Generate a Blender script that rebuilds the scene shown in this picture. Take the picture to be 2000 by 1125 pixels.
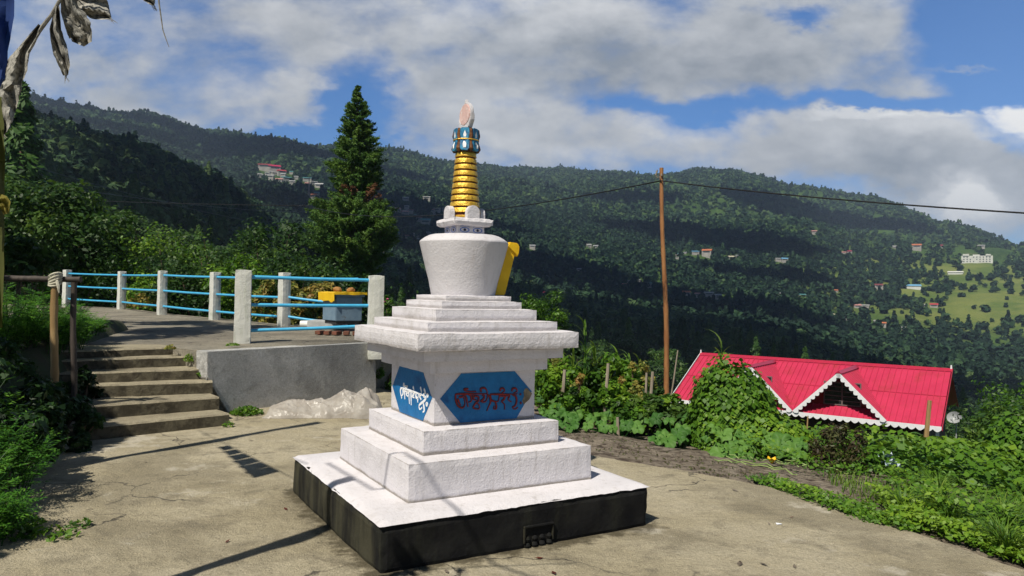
import bpy, bmesh, math, random
import numpy as np
from mathutils import Vector, Matrix, noise as mnoise
random.seed(7); RNG = np.random.default_rng(11)
for o in list(bpy.data.objects): bpy.data.objects.remove(o, do_unlink=True)
SC = bpy.context.scene; COL = SC.collection

# ------------------------------------------------------------------ camera
F = 1434.15; EYE = 1.6
PITCH, ROLL = math.radians(0.563), math.radians(1.111)
fw = np.array([0, math.cos(PITCH), math.sin(PITCH)]); up0 = np.array([0, -math.sin(PITCH), math.cos(PITCH)]); rt0 = np.array([1., 0, 0])
RT = rt0*math.cos(ROLL) + up0*math.sin(ROLL); UP = -rt0*math.sin(ROLL) + up0*math.cos(ROLL)
HAZE = 1.7e-4   # density of the air
cam_d = bpy.data.cameras.new('camera'); cam = bpy.data.objects.new('camera', cam_d); COL.objects.link(cam)
cam.matrix_world = Matrix(((RT[0], UP[0], -fw[0], 0), (RT[1], UP[1], -fw[1], 0), (RT[2], UP[2], -fw[2], EYE), (0, 0, 0, 1)))
cam_d.sensor_width = 36; cam_d.lens = 36*F/2000; cam_d.clip_start = 0.05; cam_d.clip_end = 20000
SC.camera = cam
def ray(x, y): return fw + RT*(x-1000)/F + UP*(562.5-y)/F
C0 = np.array([0, 0, EYE])
def onz(x, y, z=0):
    d = ray(x, y); return C0 + d*((z-EYE)/d[2])
def atY(x, y, Y):
    d = ray(x, y); return C0 + d*(Y/d[1])
def onplane(x, y, P, n):
    d = ray(x, y); return C0 + d*(np.dot(np.array(P)-C0, n)/np.dot(d, n))

SHADE = [(-7.0, 4.75, 4.2, (1.0, 1.2, 1.2), 9000, 'leafy tree beyond the left side shading the steps'), (-10.1, 8.8, 8.0, (2.4, 3.4, 1.5), 15000, 'tall leafy tree beyond the left side shading the terrace'), (-5.5, 2.4, 3.0, (1.0, 1.0, .9), 3600, 'leafy tree beyond the left side shading the near corner of the yard')]
# ------------------------------------------------------------------ sun, sky
SUND = Vector((-0.398, -0.622, 1.0)).normalized()
sun_d = bpy.data.lights.new('sun', 'SUN'); sun = bpy.data.objects.new('sun', sun_d); COL.objects.link(sun)
sun_d.energy = 5.0; sun_d.angle = math.radians(0.5); sun_d.color = (1.0, 0.94, 0.82)
sun.rotation_euler = SUND.to_track_quat('Z', 'Y').to_euler()
SC.view_settings.view_transform = 'Standard'; SC.view_settings.look = 'None'
SC.view_settings.exposure = 0.30; SC.view_settings.gamma = 1.0
W = bpy.data.worlds.new('World'); SC.world = W; W.use_nodes = True
wn = W.node_tree; wn.nodes.clear()
def N(t, ty, **k):
    n = t.nodes.new(ty)
    for a, b in k.items(): setattr(n, a, b)
    return n
def setin(t, node, idx, v):
    if v is None: return
    if isinstance(v, bpy.types.NodeSocket): t.links.new(v, node.inputs[idx])
    else: node.inputs[idx].default_value = v
def M_(t, op, a, b=None, c=None, clamp=False):
    n = N(t, 'ShaderNodeMath', operation=op, use_clamp=clamp)
    setin(t, n, 0, a); setin(t, n, 1, b); setin(t, n, 2, c); return n.outputs[0]
def MIX(t, fac, a, b):
    n = N(t, 'ShaderNodeMix', data_type='RGBA'); setin(t, n, 0, fac)
    for i, v in ((6, a), (7, b)):
        if not isinstance(v, bpy.types.NodeSocket) and len(v) == 3: v = (*v, 1)
        setin(t, n, i, v)
    return n.outputs[2]
def RANGE(t, v, a, b, c=0., d=1., smooth=True):
    n = N(t, 'ShaderNodeMapRange', interpolation_type='SMOOTHSTEP' if smooth else 'LINEAR')
    setin(t, n, 0, v)
    for i, x in zip((1, 2, 3, 4), (a, b, c, d)): setin(t, n, i, x)
    return n.outputs[0]
def NOISE(t, vec, scale, detail=4., rough=.55, dist=0.):
    n = N(t, 'ShaderNodeTexNoise'); setin(t, n, 'Vector', vec)
    n.inputs['Scale'].default_value = scale; n.inputs['Detail'].default_value = detail
    n.inputs['Roughness'].default_value = rough; n.inputs['Distortion'].default_value = dist
    return n.outputs[0]
# sky texture and a cloud layer laid out by direction
sky = N(wn, 'ShaderNodeTexSky', sky_type='NISHITA'); sky.sun_disc = False
sky.sun_elevation = math.asin(SUND.z); sky.sun_rotation = math.atan2(SUND.x, SUND.y)
sky.altitude = 1500; sky.air_density = 1.0; sky.dust_density = 0.6; sky.ozone_density = 2.0
tc = N(wn, 'ShaderNodeTexCoord'); sp = N(wn, 'ShaderNodeSeparateXYZ'); wn.links.new(tc.outputs['Generated'], sp.inputs[0])
ay = M_(wn, 'MAXIMUM', M_(wn, 'ABSOLUTE', sp.outputs[1]), 0.2)
cu = M_(wn, 'DIVIDE', sp.outputs[0], ay); cv = M_(wn, 'DIVIDE', sp.outputs[2], ay)
cmb = N(wn, 'ShaderNodeCombineXYZ'); setin(wn, cmb, 0, cu); setin(wn, cmb, 1, M_(wn, 'MULTIPLY', cv, 1.7)); UV = cmb.outputs[0]
warp = N(wn, 'ShaderNodeTexNoise'); setin(wn, warp, 'Vector', UV); warp.inputs['Scale'].default_value = 6; warp.inputs['Detail'].default_value = 7; warp.inputs['Roughness'].default_value = .6
def blob(x, y, rx, ry, amp):
    """soft ellipse round a direction; x, y, rx, ry in hundredths of a radian-like slope unit"""
    du = M_(wn, 'MULTIPLY', M_(wn, 'SUBTRACT', cuw, (x-1000)/F), F/rx)
    dv = M_(wn, 'MULTIPLY', M_(wn, 'SUBTRACT', cvw, (576+.0194*(x-1000)-y)/F), F/ry)
    r = M_(wn, 'SQRT', M_(wn, 'ADD', M_(wn, 'MULTIPLY', du, du), M_(wn, 'MULTIPLY', dv, dv)))
    return RANGE(wn, r, 0.0, 1.55, amp, 0.0)
wsp = N(wn, 'ShaderNodeSeparateColor'); wn.links.new(warp.outputs['Color'], wsp.inputs[0])
cuw = M_(wn, 'ADD', cu, M_(wn, 'MULTIPLY', M_(wn, 'SUBTRACT', wsp.outputs[0], .5), .20))
cvw = M_(wn, 'ADD', cv, M_(wn, 'MULTIPLY', M_(wn, 'SUBTRACT', wsp.outputs[1], .5), .12))
def SUM(l):
    s = l[0]
    for v in l[1:]: s = M_(wn, 'ADD', s, v)
    return s
n1 = NOISE(wn, UV, 4.2, 8, .56, .25)
n2 = NOISE(wn, UV, 13., 6, .6, .1)
behind = RANGE(wn, sp.outputs[1], .25, -.1, 0, -.45); above = RANGE(wn, sp.outputs[2], .42, .75, 0, -.35)
dens = SUM([M_(wn, 'MULTIPLY_ADD', n1, 2.1, -.80), M_(wn, 'MULTIPLY', M_(wn, 'SUBTRACT', n2, .5), .7), behind, above] + [blob(*b) for b in (
    (470, 60, 520, 120, .25), (1000, 130, 420, 130, .40), (1500, 70, 430, 110, .50), (1300, 270, 420, 60, .45), (560, 200, 95, 75, .45),
    (320, 190, 230, 70, .18), (1650, 300, 300, 70, .45), (1950, 350, 160, 60, .35), (890, 260, 110, 60, .3), (1965, 215, 70, 30, 1.0),
    (1930, 136, 75, 10, .85), (1900, 300, 260, 70, .55), (1930, 400, 200, 70, .45), (1880, 392, 60, 50, .5), (1720, 228, 170, 10, .4),
    (700, 180, 75, 110, -.75), (400, 268, 260, 22, -.6), (620, 265, 130, 25, -.6), (480, 100, 90, 45, -.28), (200, 80, 70, 40, -.22), (1360, 195, 190, 24, -.5),
    (1985, 70, 170, 130, -1.5), (1750, 200, 240, 22, -.6), (1540, 8, 60, 25, -.7), (1200, 190, 60, 30, -.3), (30, 60, 40, 50, -.1), (90, 190, 70, 25, -.4),
    (1900, 268, 50, 12, -.3))])
cover = RANGE(wn, dens, -0.06, 0.74)
bright = SUM([M_(wn, 'MULTIPLY_ADD', n2, 1.0, -.23), M_(wn, 'MULTIPLY', M_(wn, 'SUBTRACT', NOISE(wn, UV, 2.6, 5, .5), .5), .9)] + [blob(*b) for b in (
    (1150, 120, 330, 80, -.42), (1650, 130, 260, 80, -.16), (1972, 214, 90, 36, 2.0), (1885, 392, 55, 55, 1.3), (1820, 250, 160, 30, .5), (1900, 430, 160, 50, .3), (950, 200, 110, 70, .30),
    (1340, 235, 130, 30, .25), (560, 190, 90, 60, .12), (1600, 330, 260, 30, -.2), (1720, 228, 170, 12, .7), (1060, 20, 260, 60, .22),
    (1000, 295, 260, 18, .2), (450, 150, 60, 40, .25), (1760, 330, 120, 30, -.15), (200, 140, 250, 60, -.1))])
b1 = RANGE(wn, bright, -.2, .68, smooth=False)
cl = MIX(wn, b1, (2.6, 2.9, 3.3), (6.7, 6.8, 6.95))
cl = MIX(wn, RANGE(wn, bright, .75, 1.35), cl, (9.3, 9.2, 9.0))
skyc = MIX(wn, 1.0, sky.outputs[0], (1, 1, 1)); sm = skyc.node; sm.blend_type = 'MULTIPLY'; sm.inputs[7].default_value = (.46, .80, 1.16, 1)
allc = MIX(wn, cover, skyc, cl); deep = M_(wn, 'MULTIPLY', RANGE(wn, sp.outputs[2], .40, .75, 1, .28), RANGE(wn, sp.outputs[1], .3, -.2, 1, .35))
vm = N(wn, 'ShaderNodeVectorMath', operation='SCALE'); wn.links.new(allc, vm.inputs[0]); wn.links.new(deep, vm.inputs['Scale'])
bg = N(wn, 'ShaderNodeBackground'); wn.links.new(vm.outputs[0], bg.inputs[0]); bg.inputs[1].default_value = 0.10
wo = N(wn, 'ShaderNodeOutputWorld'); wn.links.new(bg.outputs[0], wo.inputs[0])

# ------------------------------------------------------------------ helpers: materials
def newmat(name):
    m = bpy.data.materials.new(name); m.use_nodes = True; t = m.node_tree
    return m, t, t.nodes['Principled BSDF'], t.nodes['Material Output']
def geo_pos(t): return N(t, 'ShaderNodeNewGeometry').outputs['Position']
def obj_pos(t): return N(t, 'ShaderNodeTexCoord').outputs['Object']
def pmat(name, c1, c2, scale=6., rough=.85, bump=.3, bscale=60., bdist=.01, metal=0., c3=None, s3=2., t3=(.55, .7), spec=.35, detail=6, stretch=None):
    m, t, b, o = newmat(name); v = geo_pos(t)
    if stretch:
        mp = N(t, 'ShaderNodeMapping'); t.links.new(v, mp.inputs[0]); mp.inputs['Scale'].default_value = stretch; v = mp.outputs[0]
    col = MIX(t, RANGE(t, NOISE(t, v, scale, detail, .6), .32, .68), c1, c2)
    if c3: col = MIX(t, RANGE(t, NOISE(t, v, s3, 7, .65, .3), *t3), col, c3)
    t.links.new(col, b.inputs['Base Color']); b.inputs['Roughness'].default_value = rough
    b.inputs['Metallic'].default_value = metal; b.inputs['Specular IOR Level'].default_value = spec
    if bump:
        bn = N(t, 'ShaderNodeBump'); bn.inputs['Strength'].default_value = bump; bn.inputs['Distance'].default_value = bdist
        t.links.new(NOISE(t, v, bscale, 6, .65), bn.inputs['Height']); t.links.new(bn.outputs[0], b.inputs['Normal'])
    return m
def leafmat(name, cols, transl=.3, rough=.5, nscale=1.2):
    m, t, b, o = newmat(name)
    at = N(t, 'ShaderNodeAttribute', attribute_name='tint')
    f = M_(t, 'ADD', at.outputs['Fac'], M_(t, 'MULTIPLY', M_(t, 'SUBTRACT', NOISE(t, geo_pos(t), nscale, 3), .5), .5))
    oi = N(t, 'ShaderNodeObjectInfo'); f = M_(t, 'ADD', f, M_(t, 'MULTIPLY', M_(t, 'SUBTRACT', oi.outputs['Random'], .55), .42))
    r = N(t, 'ShaderNodeValToRGB'); setin(t, r, 0, f)
    e = r.color_ramp.elements
    while len(e) < len(cols): e.new(.5)
    for i, c in enumerate(cols): e[i].position = i/(len(cols)-1); e[i].color = (*c, 1)
    t.links.new(r.outputs[0], b.inputs['Base Color']); b.inputs['Roughness'].default_value = rough; b.inputs['Specular IOR Level'].default_value = .3
    tr = N(t, 'ShaderNodeBsdfTranslucent')
    hs = N(t, 'ShaderNodeHueSaturation'); hs.inputs['Value'].default_value = 1.35; hs.inputs['Hue'].default_value = .49; t.links.new(r.outputs[0], hs.inputs['Color'])
    t.links.new(hs.outputs[0], tr.inputs[0])
    mx = N(t, 'ShaderNodeMixShader'); mx.inputs[0].default_value = transl
    t.links.new(b.outputs[0], mx.inputs[1]); t.links.new(tr.outputs[0], mx.inputs[2]); t.links.new(mx.outputs[0], o.inputs['Surface'])
    return m
# painted plaster of the shrine: brush-rough white paint, hairline cracks, sparse chips
def plaster(name, base, dirt, bstr=.55, chips=True, joints=True):
    m, t, b, o = newmat(name); v = geo_pos(t)
    col = MIX(t, RANGE(t, NOISE(t, v, 3.5, 6, .6), .35, .7), base, tuple(x*.93 for x in base))
    streak = N(t, 'ShaderNodeMapping'); t.links.new(v, streak.inputs[0]); streak.inputs['Scale'].default_value = (9, 9, 1.2)
    col = MIX(t, RANGE(t, NOISE(t, streak.outputs[0], 2.2, 5, .6), .52, .78, 0, .42), col, dirt)
    if chips:
        col = MIX(t, RANGE(t, NOISE(t, v, 34, 5, .7), .685, .73, 0, .75), col, (.16, .13, .11))
        vo = N(t, 'ShaderNodeTexVoronoi', feature='DISTANCE_TO_EDGE'); vo.inputs['Scale'].default_value = 3.2
        wv = N(t, 'ShaderNodeVectorMath', operation='ADD'); t.links.new(v, wv.inputs[0])
        nn = N(t, 'ShaderNodeTexNoise'); nn.inputs['Scale'].default_value = 4; nn.inputs['Detail'].default_value = 5; t.links.new(v, nn.inputs['Vector'])
        t.links.new(nn.outputs['Color'], wv.inputs[1]); t.links.new(wv.outputs[0], vo.inputs['Vector'])
        crack = M_(t, 'MULTIPLY', RANGE(t, vo.outputs['Distance'], 0, .007, 1, 0), RANGE(t, NOISE(t, v, 1.7, 3), .54, .62))
        col = MIX(t, M_(t, 'MULTIPLY', crack, .6), col, (.22, .18, .16))
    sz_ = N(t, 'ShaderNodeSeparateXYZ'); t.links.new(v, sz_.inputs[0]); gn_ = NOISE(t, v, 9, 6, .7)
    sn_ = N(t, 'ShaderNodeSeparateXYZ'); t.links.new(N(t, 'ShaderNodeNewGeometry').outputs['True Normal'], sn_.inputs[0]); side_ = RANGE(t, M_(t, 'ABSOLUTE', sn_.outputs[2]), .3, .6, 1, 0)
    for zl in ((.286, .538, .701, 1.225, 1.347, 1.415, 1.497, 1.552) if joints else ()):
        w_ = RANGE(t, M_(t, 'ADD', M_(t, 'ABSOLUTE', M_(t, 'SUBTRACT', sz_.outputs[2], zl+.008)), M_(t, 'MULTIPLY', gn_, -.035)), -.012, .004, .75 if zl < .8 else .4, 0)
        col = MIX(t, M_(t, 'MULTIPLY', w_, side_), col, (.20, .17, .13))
    col = MIX(t, RANGE(t, NOISE(t, v, 1.6, 6, .65, .5), .56, .72, 0, .35), col, dirt)
    t.links.new(col, b.inputs['Base Color']); b.inputs['Roughness'].default_value = .72; b.inputs['Specular IOR Level'].default_value = .3
    h = M_(t, 'ADD', NOISE(t, v, 70, 5, .6), M_(t, 'MULTIPLY', NOISE(t, v, 16, 5, .6, .8), 1.1))
    bn = N(t, 'ShaderNodeBump'); bn.inputs['Strength'].default_value = bstr; bn.inputs['Distance'].default_value = .008
    t.links.new(h, bn.inputs['Height']); t.links.new(bn.outputs[0], b.inputs['Normal'])
    return m
WHITE = plaster('lilac_white_paint', (.63, .605, .63), (.30, .27, .24), .6)
WHITE2 = plaster('lilac_white_paint_bowl', (.58, .56, .58), (.38, .33, .32), .45, False)
PWHITE = plaster('aged_white_paint', (.60, .60, .55), (.20, .25, .11), .7, True, False)
def black_paint():
    m, t, b, o = newmat('black_paint'); v = geo_pos(t)
    st = N(t, 'ShaderNodeMapping'); t.links.new(v, st.inputs[0]); st.inputs['Scale'].default_value = (5, 5, .8)
    col = MIX(t, RANGE(t, NOISE(t, v, 5, 6, .6), .35, .7), (.007, .007, .008), (.016, .016, .015))
    col = MIX(t, RANGE(t, NOISE(t, st.outputs[0], 1.6, 6, .65), .5, .75, 0, .5), col, (.028, .029, .020))
    g = N(t, 'ShaderNodeNewGeometry'); sx = N(t, 'ShaderNodeSeparateXYZ'); t.links.new(g.outputs['Normal'], sx.inputs[0])
    worn = M_(t, 'MULTIPLY', RANGE(t, sx.outputs[0], -.6, -.85), RANGE(t, NOISE(t, st.outputs[0], 1.1, 5, .6), .32, .62))
    col = MIX(t, M_(t, 'MULTIPLY', worn, .55), col, (.085, .08, .05))
    col = MIX(t, RANGE(t, NOISE(t, v, 26, 6, .7), .67, .74, 0, .5), col, (.14, .135, .12))
    t.links.new(col, b.inputs['Base Color']); b.inputs['Roughness'].default_value = .8; b.inputs['Specular IOR Level'].default_value = .12
    bn = N(t, 'ShaderNodeBump'); bn.inputs['Strength'].default_value = .5; bn.inputs['Distance'].default_value = .01
    t.links.new(NOISE(t, v, 30, 6, .65), bn.inputs['Height']); t.links.new(bn.outputs[0], b.inputs['Normal'])
    return m
BLACK = black_paint()
BLUE = pmat('blue_panel_paint', (.005, .12, .31), (.008, .15, .38), 9, .55, .4, 50, c3=(.005, .06, .20), s3=5, t3=(.5, .75))
GOLD = pmat('gold_paint', (.55, .31, .025), (.78, .50, .06), 26, .36, .6, 45, .012, metal=.45, spec=.6, c3=(.16, .06, .015), s3=26, t3=(.56, .70))
MAROON = pmat('dark_red_paint', (.07, .012, .008), (.12, .03, .015), 20, .6, .3)
BROWN = pmat('bronze_brown_paint', (.05, .018, .010), (.22, .09, .03), 25, .45, .5, 50)
CROWNBLUE = pmat('crown_blue_paint', (.02, .10, .22), (.04, .27, .45), 30, .4, .4, 60)
PINK = pmat('faded_pink_paint', (.72, .50, .46), (.60, .40, .37), 25, .7, .5, 50, c3=(.75, .7, .68), s3=18, t3=(.55, .65))
YELLOW = pmat('yellow_paint', (.80, .50, .012), (.70, .42, .010), 6, .5, .2, 40)
INKW = pmat('white_lettering', (.85, .85, .86), (.75, .76, .78), 20, .6, .2)
INKR = pmat('red_lettering', (.28, .015, .012), (.13, .01, .012), 30, .6, .3)
INKD = pmat('dark_lettering', (.018, .015, .035), (.03, .02, .05), 30, .6, .3)
def concrete(name, c1, c2, dark, moss=None, cracks=True):
    m, t, b, o = newmat(name); v = geo_pos(t)
    col = MIX(t, RANGE(t, NOISE(t, v, .9, 8, .6), .34, .66), c1, c2)
    col = MIX(t, RANGE(t, NOISE(t, v, 2.6, 8, .7, .4), .50, .68, 0, .8), col, dark)
    col = MIX(t, RANGE(t, NOISE(t, v, .55, 7, .6, .6), .48, .60, 0, .6), col, tuple(x*.55 for x in c1))
    col = MIX(t, RANGE(t, NOISE(t, v, 38, 4, .7), .35, .75, 0, .5), col, tuple(x*.5 for x in c1))
    col = MIX(t, RANGE(t, NOISE(t, v, 11, 7, .75, .5), .52, .66, 0, .45), col, dark)
    col = MIX(t, RANGE(t, NOISE(t, v, 120, 3, .7), .55, .72, 0, .75), col, tuple(min(1, x*1.7) for x in c2))
    if moss: col = MIX(t, RANGE(t, NOISE(t, v, 1.1, 8, .7), .56, .66, 0, .8), col, moss)
    if cracks:
        vo = N(t, 'ShaderNodeTexVoronoi', feature='DISTANCE_TO_EDGE'); vo.inputs['Scale'].default_value = .6
        wv = N(t, 'ShaderNodeVectorMath', operation='ADD'); t.links.new(v, wv.inputs[0])
        nn = N(t, 'ShaderNodeTexNoise'); nn.inputs['Scale'].default_value = 1.5; nn.inputs['Detail'].default_value = 6; t.links.new(v, nn.inputs['Vector'])
        t.links.new(nn.outputs['Color'], wv.inputs[1]); t.links.new(wv.outputs[0], vo.inputs['Vector'])
        col = MIX(t, M_(t, 'MULTIPLY', RANGE(t, vo.outputs['Distance'], 0, .009, .85, 0), RANGE(t, NOISE(t, v, .8, 3), .42, .5)), col, (.05, .045, .04))
    t.links.new(col, b.inputs['Base Color']); b.inputs['Roughness'].default_value = .9; b.inputs['Specular IOR Level'].default_value = .25
    h = M_(t, 'ADD', NOISE(t, v, 70, 6, .7), M_(t, 'MULTIPLY', NOISE(t, v, 6, 6, .6), 2.2))
    bn = N(t, 'ShaderNodeBump'); bn.inputs['Strength'].default_value = .9; bn.inputs['Distance'].default_value = .025
    t.links.new(h, bn.inputs['Height']); t.links.new(bn.outputs[0], b.inputs['Normal'])
    return m
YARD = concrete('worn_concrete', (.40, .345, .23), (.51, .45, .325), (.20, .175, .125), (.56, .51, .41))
TERR = concrete('terrace_concrete', (.23, .205, .16), (.31, .28, .22), (.12, .115, .10))
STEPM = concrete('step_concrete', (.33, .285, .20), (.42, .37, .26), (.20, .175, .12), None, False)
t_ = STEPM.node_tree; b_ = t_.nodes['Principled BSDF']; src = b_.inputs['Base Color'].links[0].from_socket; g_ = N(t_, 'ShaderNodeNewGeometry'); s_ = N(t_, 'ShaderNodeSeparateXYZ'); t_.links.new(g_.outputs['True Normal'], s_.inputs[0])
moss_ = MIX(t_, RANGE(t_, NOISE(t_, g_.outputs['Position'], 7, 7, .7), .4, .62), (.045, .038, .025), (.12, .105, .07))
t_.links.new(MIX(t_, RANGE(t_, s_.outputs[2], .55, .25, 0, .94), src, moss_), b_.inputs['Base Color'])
WALLM = concrete('rendered_wall', (.46, .455, .44), (.66, .65, .62), (.26, .255, .24), None, False)
SOIL = pmat('bare_soil', (.17, .135, .10), (.31, .26, .20), 7, .95, 1.0, 26, .06, c3=(.065, .045, .032), s3=9, t3=(.45, .65), detail=8)
WOODG = pmat('weathered_grey_wood', (.20, .16, .12), (.32, .27, .21), 20, .85, .6, 40, stretch=(1, 1, .15))
WOODD = pmat('dark_wet_wood', (.035, .028, .024), (.07, .055, .045), 20, .7, .5, 40, stretch=(1, 1, .15))
BAMBOO = pmat('bamboo', (.36, .24, .11), (.24, .15, .06), 12, .55, .3, 40, stretch=(1, 1, .2))
RUSTPOLE = pmat('orange_brown_bamboo', (.24, .10, .038), (.34, .16, .06), 9, .5, .3, 40, c3=(.09, .04, .018), s3=6, t3=(.52, .66), stretch=(1, 1, .3))
PIPE = pmat('sky_blue_paint', (.05, .36, .62), (.07, .42, .68), 8, .4, .2, 60, spec=.5)
BARK = pmat('bark', (.09, .06, .04), (.17, .12, .08), 12, .95, .8, 25, .03, stretch=(1, 1, .3))
LEAF_BROAD = leafmat('broad_leaves', [(.009, .028, .006), (.028, .074, .012), (.095, .165, .022)])
LEAF_VINE = leafmat('vine_leaves', [(.020, .062, .006), (.080, .185, .013), (.21, .33, .026)], .32)
LEAF_FERN = leafmat('ferny_leaves', [(.014, .065, .008), (.055, .175, .016), (.14, .30, .028)], .35)
LEAF_DRY = leafmat('yellowing_leaves', [(.06, .13, .02), (.26, .24, .05), (.32, .17, .05)], .3)
LEAF_CONI = leafmat('conifer_sprays', [(.010, .036, .007), (.042, .110, .014), (.12, .20, .024)], .22, .6)
LEAF_DEAD = leafmat('dead_brown_sprays', [(.06, .035, .015), (.16, .07, .03), (.22, .11, .045)], .2, .7)
LEAF_DARK = leafmat('dark_maroon_leaves', [(.018, .014, .008), (.045, .030, .014), (.07, .085, .022)], .2)
LEAF_SQ = leafmat('squash_leaves', [(.025, .085, .015), (.065, .17, .028), (.13, .26, .05)], .3, .6, 5)
FOREST = leafmat('forest_crowns', [(.008, .028, .014), (.017, .050, .021), (.038, .084, .028), (.075, .125, .036)], .15, .8, .004)
GRASSM = leafmat('grass_blades', [(.04, .10, .012), (.095, .19, .018), (.22, .30, .045)], .35, .5, 3)

# ------------------------------------------------------------------ helpers: objects and meshes
def tag(o, label=None, cat=None, group=None, kind=None):
    if label: o['label'] = label
    if cat: o['category'] = cat
    if group: o['group'] = group
    if kind: o['kind'] = kind
    return o
def link(name, me, mat=None, parent=None, loc=None):
    o = bpy.data.objects.new(name, me); COL.objects.link(o)
    if mat is not None and not me.materials: me.materials.append(mat)
    if loc is not None: o.location = loc
    if parent is not None: o.parent = parent
    return o
def empty(name, loc, label, cat, group=None, rz=0):
    o = bpy.data.objects.new(name, None); COL.objects.link(o); o.location = loc; o.rotation_euler = (0, 0, rz); o.empty_display_size = .2
    return tag(o, label, cat, group)
def copy_tree(o, parent=None):
    c = o.copy(); COL.objects.link(c)
    if parent is not None: c.parent = parent
    for ch in list(o.children): copy_tree(ch, c)
    return c
def np_mesh(name, V, Q, tint=None, smooth=False):
    """quads Q (n,4) or tris (n,3)"""
    me = bpy.data.meshes.new(name); V = np.asarray(V, np.float32).reshape(-1, 3); Q = np.asarray(Q, np.int32); k = Q.shape[1]
    me.vertices.add(len(V)); me.vertices.foreach_set('co', V.ravel())
    me.loops.add(Q.size); me.loops.foreach_set('vertex_index', Q.ravel())
    me.polygons.add(len(Q)); me.polygons.foreach_set('loop_start', np.arange(0, Q.size, k, dtype=np.int32))
    if smooth: me.polygons.foreach_set('use_smooth', np.ones(len(Q), bool))
    if tint is not None:
        a = me.attributes.new('tint', 'FLOAT', 'POINT'); a.data.foreach_set('value', np.asarray(tint, np.float32))
    me.update(calc_edges=True); return me
class MB:
    """collects shapes into one bmesh"""
    def __init__(s): s.v = []; s.f = []
    def add(s, vs, fs):
        o = len(s.v); s.v += [tuple(map(float, p)) for p in vs]; s.f += [tuple(i+o for i in f) for f in fs]; return s
    def box(s, x0, x1, y0, y1, z0, z1):
        return s.add([(x0, y0, z0), (x1, y0, z0), (x1, y1, z0), (x0, y1, z0), (x0, y0, z1), (x1, y0, z1), (x1, y1, z1), (x0, y1, z1)],
                     [(0, 3, 2, 1), (4, 5, 6, 7), (0, 1, 5, 4), (1, 2, 6, 5), (2, 3, 7, 6), (3, 0, 4, 7)])
    def prism(s, poly, z0, z1):
        n = len(poly); z0 = [z0]*n if np.isscalar(z0) else z0; z1 = [z1]*n if np.isscalar(z1) else z1
        return s.add([(p[0], p[1], z) for p, z in zip(poly, z0)]+[(p[0], p[1], z) for p, z in zip(poly, z1)],
                     [tuple(range(n))[::-1], tuple(range(n, 2*n))]+[(i, (i+1) % n, n+(i+1) % n, n+i) for i in range(n)])
    def slab(s, pts, off):
        """any planar 3-D polygon thickened by vector off"""
        n = len(pts); off = np.array(off)
        return s.add(list(pts)+[np.array(p)+off for p in pts], [tuple(range(n))[::-1], tuple(range(n, 2*n))]+[(i, (i+1) % n, n+(i+1) % n, n+i) for i in range(n)])
    def tube(s, pts, radii, n=8, cap=True):
        pts = [Vector(p) for p in pts]
        if np.isscalar(radii): radii = [radii]*len(pts)
        rings = []; side = None
        for i, p in enumerate(pts):
            d = (pts[min(i+1, len(pts)-1)]-pts[max(i-1, 0)]).normalized()
            if side is None: side = d.orthogonal().normalized()
            else: side = (side-d*side.dot(d)).normalized()
            q = d.cross(side)
            rings.append([p+(side*math.cos(a)+q*math.sin(a))*radii[i] for a in [2*math.pi*k/n for k in range(n)]])
        vs = [v for r in rings for v in r]; fs = []
        for i in range(len(pts)-1):
            for k in range(n): fs.append((i*n+k, i*n+(k+1) % n, (i+1)*n+(k+1) % n, (i+1)*n+k))
        if cap: fs += [tuple(range(n))[::-1], tuple(range((len(pts)-1)*n, len(pts)*n))]
        return s.add(vs, fs)
    def lathe(s, prof, n=32, c=(0, 0)):
        vs = [(c[0]+r*math.cos(2*math.pi*k/n), c[1]+r*math.sin(2*math.pi*k/n), z) for r, z in prof for k in range(n)]; fs = []
        for i in range(len(prof)-1):
            for k in range(n): fs.append((i*n+k, i*n+(k+1) % n, (i+1)*n+(k+1) % n, (i+1)*n+k))
        fs += [tuple(range(n))[::-1], tuple(range((len(prof)-1)*n, len(prof)*n))]
        return s.add(vs, fs)
    def mesh(s, name, bevel=0, smooth=False, seg=2):
        me = bpy.data.meshes.new(name); me.from_pydata(s.v, [], s.f)
        bm = bmesh.new(); bm.from_mesh(me); bmesh.ops.recalc_face_normals(bm, faces=bm.faces)
        if bevel: bmesh.ops.bevel(bm, geom=list(bm.edges), offset=bevel, segments=seg, affect='EDGES', clamp_overlap=True)
        if smooth:
            for f in bm.faces: f.smooth = True
            for e in bm.edges:
                if len(e.link_faces) == 2 and e.calc_face_angle(0) > .7: e.smooth = False
        bm.to_mesh(me); bm.free(); return me
    def build(s, name, mat, parent=None, bevel=0, smooth=False, loc=None, seg=2): return link(name, s.mesh(name, bevel, smooth, seg), mat, parent, loc)
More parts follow.
